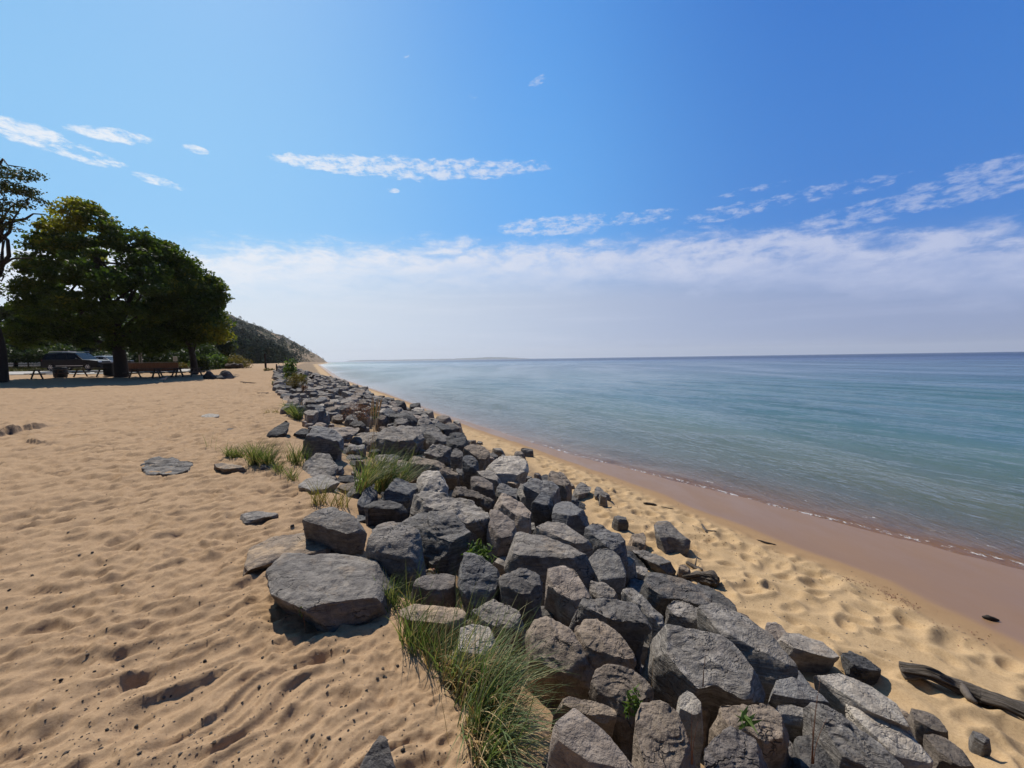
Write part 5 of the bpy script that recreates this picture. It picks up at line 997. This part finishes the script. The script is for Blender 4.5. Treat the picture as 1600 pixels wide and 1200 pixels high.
shrub_px('bright_bush', 'bright green bush at the foot of the slim maple', 'bush', 334, 577, 34, 22, M_SHRUB, 2600, .11, 91, aspect=.6)
shrub_px('dark_bush', 'dark green bush between the slim maple trunk and the bright green bush', 'bush', 317, 578, 26, 22, M_BACK, 1500, .13, 92, aspect=.6)
shrub_px('dune_brush', 'tan green dune brush right of the bright green bush', 'bush', 366, 576, 46, 16, M_OLIVE, 2600, .12, 93, aspect=.4)
shrub_px('dune_brush', 'taller brownish dune brush behind the tan green brush', 'bush', 372, 574, 30, 20, M_OLIVE, 1200, .12, 94, aspect=.4)
shrub_px('shore_weed', 'small dry weed around the foot of the lone post', 'plant', 418, 580, 16, 5, M_OLIVE, 260, .09, 95, aspect=.3)
shrub_px('yellow_green_plant', 'yellow green plant behind the right end of the plank wall', 'plant', 257, 568, 16, 9, M_SHRUB, 300, .13, 96, aspect=.5)
shrub_px('orange_brush', 'orange brown brush left of the slim maple trunk', 'bush', 286, 577, 24, 11, M_OLIVE, 700, .11, 97, aspect=.4)
shrub_px('pale_brush', 'pale green brush behind the plank wall beside twin posts', 'bush', 222, 567, 34, 8, M_OLIVE, 700, .12, 98, aspect=.4)
# grass bank behind the lot: stuff
def bank():
    rg = np.random.default_rng(3); n = 9000; px = rg.uniform(-40, 175, n); D = rg.uniform(46, 56, n); x = np.array([(ray(float(a), 575).x / ray(float(a), 575).y) for a in px]) * D
    z = terrain(x, D); P = np.stack([x, D, z + rg.random(n) * .5 * sstep(D, 45, 50)], 1); V, q = leaf_cloud(P, .16, 3, (0, -.5, 0), .2); me = mesh_data('bank_grass', V, q, M_GRASSY_D); attr(me, 'tint', np.repeat(rg.random(n), 4)); tag(link('bank_grass', me), kind='stuff')
M_GRASSY_D = make_leaf("bank_grass_blade", (.05, .065, .015), (.09, .095, .022), (.14, .12, .035), .2)
bank()
def undergrowth():
    rg = np.random.default_rng(13); n = 30000; px = rg.uniform(-60, 352, n); D = rg.uniform(50, 60, n); x = (px - 800) / F * D * 1.0; cell = fbm2(px * .05, D * .3, 3, 8); hh = (2.4 + 1.8 * cell) * np.interp(px, [-60, 10, 30, 75, 90, 330, 352], [1, 1, .55, .55, 1, 1, .4]); z0 = terrain(x, D)
    zz = z0 + hh * rg.random(n) ** .7; zz = np.where((px > 8) & (px < 75), zz + 1.1, zz); P = np.stack([x, D, zz], 1); V, q = leaf_cloud(P, .20, 13, (0, 0, .5), .6); me = mesh_data('undergrowth', V, q, M_BACK); attr(me, 'tint', np.repeat(np.clip(rg.random(n) * .6 + cell * .5, 0, 1), 4)); tag(link('undergrowth', me), kind='stuff')
undergrowth()

# ------------------------------------------------------------------ parking: concrete strip, car, bin, tables, wall, signs
def lot():
    rg = np.random.default_rng(4); xs = np.linspace(-62, -31, 60); ys = np.linspace(39.2, 44.5, 8); V = []; 
    for y_ in ys:
        for x_ in xs: V.append((x_, y_ + .25 * math.sin(x_ * .5), float(terrain(x_, y_ + .25 * math.sin(x_ * .5))[0]) + .04))
    V = np.array(V); V[:, 2] = np.maximum(V[:, 2], rise(V[:, 1]) + .07); n = len(xs); F_ = [(j * n + i, j * n + i + 1, (j + 1) * n + i + 1, (j + 1) * n + i) for j in range(len(ys) - 1) for i in range(n - 1)]
    tag(link('parking_pavement', mesh_data('parking_pavement', V, F_, M_CONC, True)), kind='structure')
lot()
def wheel(parent, x, y, r, w_, out_):
    t = MB(); prof = [(r * .62, -w_ / 2), (r * .93, -w_ / 2), (r, -w_ * .33), (r, w_ * .33), (r * .93, w_ / 2), (r * .62, w_ / 2)]; n = 28; V = [(x + q[0] * math.cos(a), y + q[1], r + q[0] * math.sin(a)) for a in np.linspace(0, 2 * math.pi, n, endpoint=False) for q in prof]; m_ = len(prof)
    t.add(V, [(i * m_ + k, ((i + 1) % n) * m_ + k, ((i + 1) % n) * m_ + (k + 1) % m_, i * m_ + (k + 1) % m_) for i in range(n) for k in range(m_)]); wl = t.build('wheel', M_TYRE, parent, smooth=False)
    s = MB(); yo = y + out_ * w_ * .42; s.tube([(x, yo - out_ * .02, r), (x, yo + out_ * .03, r)], [r * .16, r * .14], 12)
    for k in range(6):
        a = k * math.pi / 3; s.box((x + math.cos(a) * r * .36, yo, r + math.sin(a) * r * .36), (r * .52, .03, r * .13), ry=-a)
    n = 28; ring = [(x + q * math.cos(a), yo + out_ * .01 * (q > r * .6), r + q * math.sin(a)) for a in np.linspace(0, 2 * math.pi, n, endpoint=False) for q in (r * .56, r * .64)]
    s.add(ring, [(2 * i, 2 * i + 1, (2 * i + 3) % (2 * n), (2 * i + 2) % (2 * n)) for i in range(n)]); s.build('rim', M_METAL, wl)
def car(name, label, loc, rz, Lc, H, paint, prof_lo, prof_hi, wins, whx, wr, rails=True):
    e = empty(name, loc, label, 'car', None, rz); W_ = 1.95; hw = W_ / 2
    # loft body across the width with tumblehome; stations across y
    st = [(-hw, .0, .10), (-hw + .04, .02, .04), (-hw + .14, .05, 0), (0, .07, 0), (hw - .14, .05, 0), (hw - .04, .02, .04), (hw, .0, .10)]
    P = prof_lo; n = len(P); V = []
    for (y_, up_, ins) in st:
        for (x_, z_) in P: V.append((x_ * (1 - ins * .25 * (abs(x_) / (Lc / 2))), y_, z_ - (ins * .25 if z_ > .6 else -ins * .1)))
    F_ = [(j * n + i, j * n + (i + 1) % n, (j + 1) * n + (i + 1) % n, (j + 1) * n + i) for j in range(len(st) - 1) for i in range(n)]; F_ += [tuple(range(n)), tuple(reversed(range((len(st) - 1) * n, len(st) * n)))]
    mb = MB(); mb.add(V, F_); mb.build('body', paint, e)
    Q = prof_hi; n = len(Q); V = []; zb = min(z for _, z in Q); zt = max(z for _, z in Q)
    for sgn_y in (-1, -.86, .86, 1):
        for (x_, z_) in Q:
            f = (z_ - zb) / (zt - zb); V.append((x_, sgn_y * (hw - .05 - .17 * f), z_ - (.05 * f if abs(sgn_y) == 1 else 0)))
    F_ = [(j * n + i, j * n + (i + 1) % n, (j + 1) * n + (i + 1) % n, (j + 1) * n + i) for j in range(3) for i in range(n)] + [tuple(range(n)), tuple(reversed(range(3 * n, 4 * n)))]
    mb = MB(); mb.add(V, F_); mb.build('cabin', paint, e)
    for side in (-1, 1):
        for w4 in wins:
            V = []
            for (x_, z_) in w4:
                f = (z_ - zb) / (zt - zb); yy = side * (hw - .05 - .17 * f + .006 - .0); V.append((x_, yy + side * .004, z_ - .04 * f)); 
            V2 = [(x_, y_ - side * .03, z_) for x_, y_, z_ in V]; k = len(V); mb = MB(); mb.add(V + V2, [tuple(range(k)), tuple(reversed(range(k, 2 * k)))] + [(i, (i + 1) % k, k + (i + 1) % k, k + i) for i in range(k)]); mb.build('side_window', M_GLASS, e)
    # windscreen and rear glass
    def glass(nm, a, b):
        V = []
        for (x_, z_), in_ in ((a, .16), (b, .24)):
            for s_ in (-1, 1): V.append((x_, s_ * (hw - in_), z_))
        d = (Vector((b[0], 0, b[1])) - Vector((a[0], 0, a[1]))).normalized(); nn = Vector((d.z, 0, -d.x)) * (1 if a[0] > 0 else -1) * .012
        V = [tuple(Vector(v) + nn) for v in V]; V2 = [tuple(Vector(v) - nn * 2) for v in V]; mb = MB(); mb.add(V + V2, [(0, 1, 3, 2), (4, 6, 7, 5), (0, 4, 5, 1), (2, 3, 7, 6), (0, 2, 6, 4), (1, 5, 7, 3)]); mb.build(nm, M_GLASS, e)
    fr = [q for q in Q]; glass('windscreen', fr[-1], fr[-2]); glass('rear_window', fr[0], fr[1])
    for x_ in whx:
        for s_ in (-1, 1): wheel(e, x_, s_ * (hw - .10), wr, .24, s_)
    for s_ in (-1, 1):
        MB().box((Lc / 2 - .06, s_ * .68, .88), (.10, .40, .17), bev=.03).build('headlight', M_METAL, e)
        MB().box((-Lc / 2 + .04, s_ * .80, 1.0), (.10, .16, .32), bev=.02).build('tail_light', M_RED, e)
        MB().box((Lc * .14, s_ * (hw + .08), 1.18), (.14, .20, .16), bev=.03).build('mirror', paint, e)
        MB().box((0, s_ * (hw + .004), .52), (2.6, .02, .05)).build('side_trim', M_METAL, e)
        if rails: 
            mb = MB(); mb.tube([(-2.2, s_ * .66, zt + .0), (-2.1, s_ * .66, zt + .07), (.4, s_ * .66, zt + .07), (.55, s_ * .66, zt)], .022, 6); mb.build('roof_rail', M_METAL, e)
    MB().box((Lc / 2 - .02, 0, .42), (.10, 1.7, .16), bev=.03).build('bumper', M_TYRE, e); MB().box((Lc / 2 - .015, 0, .76), (.06, .9, .30), bev=.02).build('grille', M_TYRE, e)
    return e
zc = lambda x, y: max(tz(x, y), float(rise(y)) + .09)
g = wp(124, 43.0, 0)
body = [(-2.72, .40), (-2.78, .62), (-2.70, 1.05), (-2.62, 1.14), (1.05, 1.14), (1.9, 1.10), (2.62, 1.00), (2.76, .80), (2.76, .46), (2.6, .34), (2.16, .34), (2.12, .62), (1.9, .80), (1.6, .80), (1.38, .62), (1.34, .32), (-1.40, .32), (-1.44, .62), (-1.66, .80), (-1.96, .80), (-2.18, .62), (-2.22, .34), (-2.6, .34)]
cab = [(-2.66, 1.10), (-2.42, 1.76), (-2.2, 1.86), (-.5, 1.90), (.35, 1.84), (1.25, 1.10)]
wins = [[(-2.36, 1.22), (-2.22, 1.70), (-1.42, 1.74), (-1.42, 1.22)], [(-1.32, 1.22), (-1.32, 1.75), (-.42, 1.77), (-.42, 1.20)], [(-.32, 1.20), (-.32, 1.77), (.28, 1.75), (.95, 1.24)]]
car('parked_car', 'black sport utility car parked side on under the trees behind the picnic tables', (g[0], g[1], zc(g[0], g[1])), R(3), 5.5, 1.9, M_CARPAINT, body, cab, wins, (1.75, -1.80), .38)
g = wp(172, 48.5, 0)
body2 = [(-2.2, .38), (-2.25, .6), (-2.2, .95), (-1.9, 1.0), (1.0, .98), (1.7, .92), (2.2, .80), (2.25, .45), (2.1, .32), (1.70, .32), (1.66, .58), (1.5, .70), (1.2, .70), (1.04, .58), (1.0, .30), (-1.0, .30), (-1.04, .58), (-1.2, .70), (-1.5, .70), (-1.66, .58), (-1.7, .32), (-2.1, .32)]
cab2 = [(-2.05, .96), (-1.5, 1.40), (-1.1, 1.50), (-.1, 1.52), (.3, 1.44), (1.15, .95)]
wins2 = [[(-1.7, 1.06), (-1.35, 1.36), (-.5, 1.42), (-.5, 1.05)], [(-.4, 1.05), (-.4, 1.42), (.2, 1.38), (.8, 1.04)]]
car('parked_car', 'silver car parked behind the black car, only its bonnet and windscreen showing past it', (g[0], g[1], zc(g[0], g[1]) + .05), R(-6), 4.5, 1.5, M_SILVER, body2, cab2, wins2, (1.35, -1.35), .33, False)
# litter bin
g = wp(174, 37.0, 0); z = tz(g[0], g[1]); e = empty('litter_bin', (g[0], g[1], z), 'dark square litter bin with a pale lid edge left of the thick maple trunk', 'bin')
mb = MB(); mb.box((0, 0, .56), (.80, .72, 1.10), bev=.05)
for k in range(7): mb.box((-.34 + k * .113, -.368, .55), (.05, .02, .95))
mb.build('body', M_BIN, e); MB().box((0, 0, 1.15), (.88, .80, .08), bev=.02).build('lid', M_SILVER, e); MB().box((0, -.362, .92), (.46, .03, .16), bev=.01).build('flap', M_DARK, e)
# low drum
g = wp(94, 36.5, 0); z = tz(g[0], g[1]); mb = MB(); mb.tube([(0, 0, 0), (0, 0, .05), (0, 0, .42), (0, 0, .46), (0, 0, .84), (0, 0, .88)], [.40, .44, .46, .48, .44, .40], 20); o = mb.build('fire_drum', M_BIN, None, (g[0], g[1], z)); tag(o, 'dark stubby drum standing between the first picnic table and the second', 'drum')
# picnic tables
def table(label, px, D, rz, Lt=2.2, zoff=0):
    g = wp(px, D, 0); z = tz(g[0], D); e = empty('picnic_table', (g[0], g[1], z), label, 'picnic table', 'picnic tables under the maples', rz)
    mb = MB(); [mb.box((0, y_, .74), (Lt, .135, .045), bev=.006) for y_ in (-.30, -.15, 0, .15, .30)]; mb.build('table_top', M_DARKWOOD, e)
    for s in (-1, 1):
        mb = MB(); [mb.box((0, s * (.66 + k * .14), .44), (Lt, .13, .045), bev=.006) for k in (0, 1)]; mb.build('bench', M_DARKWOOD, e)
    for s in (-1, 1):
        for t in (-1, 1):
            mb = MB(); mb.tube([(s * Lt * .36, t * .62, 0), (s * Lt * .36, t * .20, .72)], [.055, .055], 4); mb.build('leg', M_DARKWOOD, e)
        MB().box((s * Lt * .36 + .05, 0, .40), (.05, 1.6, .10)).build('cross_beam', M_DARKWOOD, e)
        MB().box((s * Lt * .36 + .05, 0, .69), (.05, .72, .07)).build('top_cleat', M_DARKWOOD, e)
    return e
table('picnic table seen end on, leftmost of all, left of the drum', 76, 35.0, R(80))
table('long picnic table in front of the black car, left of the litter bin', 143, 36.5, R(3), 2.6)
table('picnic table just right of the thick maple trunk, in front of the plank wall', 228, 35.0, R(6), 2.4)
table('picnic table in front of the small white sign', 262, 34.5, R(62), 2.2)
table('picnic table nearest the slim maple trunk, rightmost of all', 292, 35.5, R(-4), 2.4)
# plank wall
g = wp(236, 40.5, 0); z = tz(g[0], g[1]); e = empty('plank_wall', (g[0], g[1], z), 'low brown plank wall behind the picnic tables right of the thick maple trunk', 'plank wall', None, R(2))
mb = MB()
for k in range(20): mb.box((-2.3 + k * .245, 0, .42 + .01 * math.sin(k * 3)), (.225, .04, .84 + .02 * math.sin(k * 7)), bev=.006)
mb.build('board_panel', M_PLANK, e); MB().box((0, -.03, .90), (4.95, .12, .06), bev=.01).build('cap_rail', M_WOOD, e)
for x_ in (-2.4, -.8, .8, 2.5): MB().box((x_, .06, .42), (.10, .08, .86)).build('post', M_PLANK, e)
for k, dx in enumerate((219, 222.5)):
    g = wp(dx, 42.5, 0); z = tz(g[0], g[1]); mb = MB(); mb.box((0, 0, .9), (.09, .09, 1.8), bev=.01); mb.box((0, 0, 1.82), (.11, .11, .04)); o = mb.build('wooden_post', M_WOOD, None, (g[0], g[1], z)); tag(o, ('left' if k == 0 else 'right') + ' one of twin thin posts sticking up behind the plank wall', 'post', 'twin posts')
g = wp(275, 41.0, 0); z = tz(g[0], g[1]); e = empty('sign', (g[0], g[1], z), 'small white notice sign on a post right of the plank wall', 'sign')
MB().box((0, 0, 1.18), (.42, .03, .46), bev=.01).build('sign_board', M_WHITE, e); MB().box((0, .04, .72), (.07, .05, 1.44)).build('post', M_WOOD, e)
mb = MB()
for k in range(4): mb.box((0, -.018, 1.05 + k * .085), (.30, .006, .016))
mb.build('text_lines', M_DARK, e)
# rail fence behind the bank
g = wp(45, 57, 0); z = tz(g[0], g[1]); e = empty('rail_fence', (g[0], g[1], z + .25), 'weathered two rail fence along the grass bank left of the black car', 'fence')
for k in range(7): MB().box((-5.4 + k * 1.8, 0, .55), (.12, .12, 1.1), bev=.01).build('post', M_DARKWOOD, e)
for k, h in enumerate((.95, .55)): mb = MB(); mb.tube([(-5.6 + i * 1.12, -.08, h + .02 * math.sin(i * 2 + k)) for i in range(11)], .05, 6); mb.build('rail', M_DARKWOOD, e)
# boulders in the maple's shade, fallen logs, lone post and stakes
for px_, D_, sx_, sy_, h_, sd_, lab_ in ((353, 31.5, .58, .5, .62, 901, 'large rounded boulder in the tree shade on the sand, right one of a pair'), (328, 31.5, .34, .4, .68, 902, 'rugged peaked boulder in the tree shade on the sand, left one of a pair')):
    g = wp(px_, D_, 0); o = lump('boulder', g[0], g[1], tz(g[0], g[1]) + h_ * .62, sx_ * .8, sy_ * .8, h_ * .62 + .1, sd_, 'd', lab_, 'boulders in the maple shade', 1.2, .3, dome=.32, flare=.30, rnd=.4)
def logx(name, label, a, b, D, r_, seed):
    ga, gb = wp(a, D, 0), wp(b, D + .8, 0); P = []
    for f in np.linspace(0, 1, 7): x_, y_ = ga[0] + (gb[0] - ga[0]) * f, ga[1] + (gb[1] - ga[1]) * f; P.append((x_, y_, tz(x_, y_) + r_ * .8))
    driftwood(name, label, 'log', P, [r_ * k for k in (.8, 1, .8, 1.1, .7, .9, .5)], seed, mat=M_DARKWOOD, nseg=30, nr=14)
logx('fallen_log', 'dark fallen log at the edge of the brush right of the bright green bush', 352, 381, 44, .34, 31)
logx('fallen_log', 'dark fallen log below the bright green bush', 318, 346, 43.5, .30, 32)
g = wp(415.5, 44, 0); z = tz(g[0], g[1]); mb = MB(); mb.box((0, 0, .75), (.16, .16, 1.5), bev=.02); mb.box((0, 0, 1.52), (.12, .12, .05)); tag(mb.build('wooden_post', M_BARK, None, (g[0], g[1], z)), 'lone thick wooden post on the far sand left of the rocks', 'post')
for k, (px, D, h, lab) in enumerate([(432.5, 38, .45, 'short dark stake on the far rocks left of the sapling'), (470.5, 30, .42, 'short dark stake just right of the round olive bush')]):
    g = wp(px, D, 0); z = float(env(np.array([g[0]]), np.array([D]))[0]); mb = MB(); mb.box((0, 0, h / 2), (.09, .09, h + .3), bev=.012); mb.box((0, 0, h / 2 + h * .35), (.11, .11, .05)); tag(mb.build('stake', M_BARK, None, (g[0], g[1], z)), lab, 'stake')
# gull on the shaded sand
b = wp(255, 27.8, 0)
mb = MB(); M_GULL = mat_simple("gull_feather", (.45, .44, .43), .8, .1, 20)
z = tz(b[0], b[1]); e = empty('gull', (b[0], b[1], z), 'pale gull standing in the tree shade on the sand', 'bird', None, R(5))
mb.tube([(-.30, 0, .20), (-.20, 0, .22), (-.08, 0, .235), (.04, 0, .25), (.12, 0, .28), (.16, 0, .34), (.19, 0, .375), (.235, 0, .37), (.25, 0, .365)], [.008, .03, .065, .075, .055, .035, .042, .03, .012], 12); mb.build('body', M_GULL, e, smooth=True)
mb = MB(); mb.tube([(.25, 0, .365), (.30, 0, .355)], [.010, .003], 6); mb.build('beak', M_STRAW_S, e, smooth=True)
for s in (-1, 1):
    mb = MB(); mb.tube([(0, s * .03, 0), (-.01, s * .03, .10), (0, s * .03, .20)], [.006, .006, .010], 6); mb.box((.03, s * .03, .005), (.06, .05, .008)); mb.build('leg', M_DARK, e)

# ------------------------------------------------------------------ distant bluff, its woods and the far shore
def make_bluff():
    mt, t = mat_new("bluff_face"); co = t.n('ShaderNodeTexCoord').outputs['Object']; h = t.n('ShaderNodeAttribute', attribute_name='rel').outputs['Fac']
    n = t.noise(co, .035, 8, .68); n2 = t.noise(co, .16, 7, .7); st = t.noise(t.scale(co, (.012, .05, .012), (0, 0, R(20))), 1.0, 6, .65, 1.2)
    c = t.mix(t.ss(n2, .4, .6), (.042, .055, .032), (.10, .095, .068)); c = t.mix(t.ss(n, .5, .62), c, (.16, .13, .115))
    yy_ = t.n('ShaderNodeSeparateXYZ', {'Vector': co}).outputs[1]; c = t.mix(t.ss(yy_, 300, 620), t.mix(t.ss(n2, .4, .6), (.028, .042, .024), (.050, .062, .035)), c)
    sand = t.math('MULTIPLY', t.ss(t.math('ADD', st, t.math('MULTIPLY', n2, .4)), .72, .84), t.ss(h, .95, .15, .15, 1.0)); sand = t.math('MULTIPLY', sand, t.ss(yy_, 300, 560)); sand = t.math('MAXIMUM', sand, t.math('MULTIPLY', t.ss(h, .34, .10), t.math('MULTIPLY', t.ss(n2, .38, .56), t.ss(yy_, 380, 560))))
    c = t.mix(sand, c, (.44, .32, .21)); out(t, pbsdf(t, c, .95, n2, .4, 2.0, .0)); return mt
M_BLUFF = make_bluff()
def bluff():
    ys = np.concatenate([np.linspace(170, 500, 90), np.linspace(505, 1500, 150)]); us = np.linspace(0, 1, 90); V = []; rel = []
    Y, U = np.meshgrid(ys, us, indexing='ij'); H = np.interp(Y, [170, 230, 300, 420, 600, 900, 1100, 1300, 1500], [2, 16, 34, 60, 88, 122, 132, 136, 120]); foot = cx(cD, Y) - np.interp(Y, [170, 500, 1200], [26, 16, 4])
    Wd = H * 2.0 + 10; X = foot - U * Wd * 2.2; hh = np.where(U < .4545, U / .4545, 1.0); prof = hh ** .80; Z = -1.0 + H * prof + fbm2(X.ravel() * .02, Y.ravel() * .02, 5, 300).reshape(X.shape) * H * .10 * np.minimum(1, hh * 3) 
    Z += fbm2(X.ravel() * .15, Y.ravel() * .05, 4, 301).reshape(X.shape) * 1.3 * np.minimum(1, hh * 5); Z = np.where(U > .4545, Z + (U - .4545) * H * .12, Z)
    n0, n1 = Y.shape; idx = np.arange(n0 * n1).reshape(n0, n1); q = np.stack([idx[:-1, :-1], idx[:-1, 1:], idx[1:, 1:], idx[1:, :-1]], -1).reshape(-1, 4); V = np.stack([X, Y, Z], -1).reshape(-1, 3)
    if np.cross(V[q[:, 1]] - V[q[:, 0]], V[q[:, 2]] - V[q[:, 0]])[:, 2].mean() < 0: q = q[:, ::-1].copy()
    me = mesh_data('bluff_hill', V, q, M_BLUFF); attr(me, 'rel', prof.ravel()); tag(link('bluff_hill', me), kind='structure')
    # woods on the near flank: a mass nobody could count
    rg = np.random.default_rng(9); n = 5200; yy = 172 + 1000 * rg.random(n) ** 1.4; uu = rg.random(n) ** .8 * .6; ok = rg.random(n) < np.interp(yy, [170, 330, 450, 880], [1, .9, .22, .08]); 
    ok |= (uu > .43) & (rg.random(n) < .6)
    yy, uu = yy[ok], uu[ok]; iy = np.interp(yy, ys, np.arange(len(ys))).astype(int); iu = (uu * 89).astype(int); base = V.reshape(n0, n1, 3)[iy, iu]; hts = rg.uniform(3.5, 9, len(yy)) * np.interp(yy, [170, 900], [1, .8]); Ps = []; sz = []; tn = []
    for b_, h in zip(base, hts):
        k = 44; u = rg.normal(size=(k, 3)); u /= np.linalg.norm(u, axis=1, keepdims=True); Ps.append(b_ + [rg.normal() * 2, rg.normal() * 2, h * .5] + u * [h * .38, h * .38, h * .5]); sz += [h * .11] * k; tn += [rg.random() * .7] * k
    P = np.vstack(Ps); V2, q2 = leaf_cloud(P, np.array(sz), 4, (0, 0, .8), .8); me = mesh_data('bluff_woods', V2, q2, M_FARLEAF); attr(me, 'tint', np.repeat(np.clip(np.array(tn) + rg.random(len(tn)) * .3, 0, 1), 4)); tag(link('bluff_woods', me), kind='stuff')
bluff()
def far_shore():
    xs = np.linspace(-5200, 1500, 160); Hh = (46 * np.exp(-((xs + 500) / 900) ** 2) + 50 * sstep(xs, 900, -1200) * .7 + 10 * fbm2(xs * .004, xs * 0, 4, 7)) * sstep(xs, 1450, 500); Hh = np.maximum(Hh, 0); V = []
    for i, x_ in enumerate(xs):
        for (dy, f) in ((0, -.02), (150, .6), (420, 1.0), (1500, 1.05), (1600, -.02)): V.append((x_ * .69, 9000 + dy, -1.0 + Hh[i] * f * .69))
    F_ = [(i * 5 + k, (i + 1) * 5 + k, (i + 1) * 5 + k + 1, i * 5 + k + 1) for i in range(159) for k in range(4)]; mt = mat_simple("far_shore_forest", (.03, .05, .055), .9, .3, .003); tag(link('far_shore', mesh_data('far_shore', V, F_, mt)), kind='structure')
far_shore()
# the air
mt = bpy.data.materials.new("haze_air"); mt.use_nodes = True; t = NT(mt.node_tree)
vol = t.n('ShaderNodeVolumePrincipled', {'Color': (.90, .93, .97, 1), 'Density': 0.00009, 'Anisotropy': .25}); t.link(vol.outputs[0], t.n('ShaderNodeOutputMaterial').inputs['Volume'])
mb = MB(); mb.box((0, 0, 108), (23000, 23000, 245)); hz = mb.build('haze', mt); tag(hz, kind='stuff')
scene.cycles.volume_bounces = 0
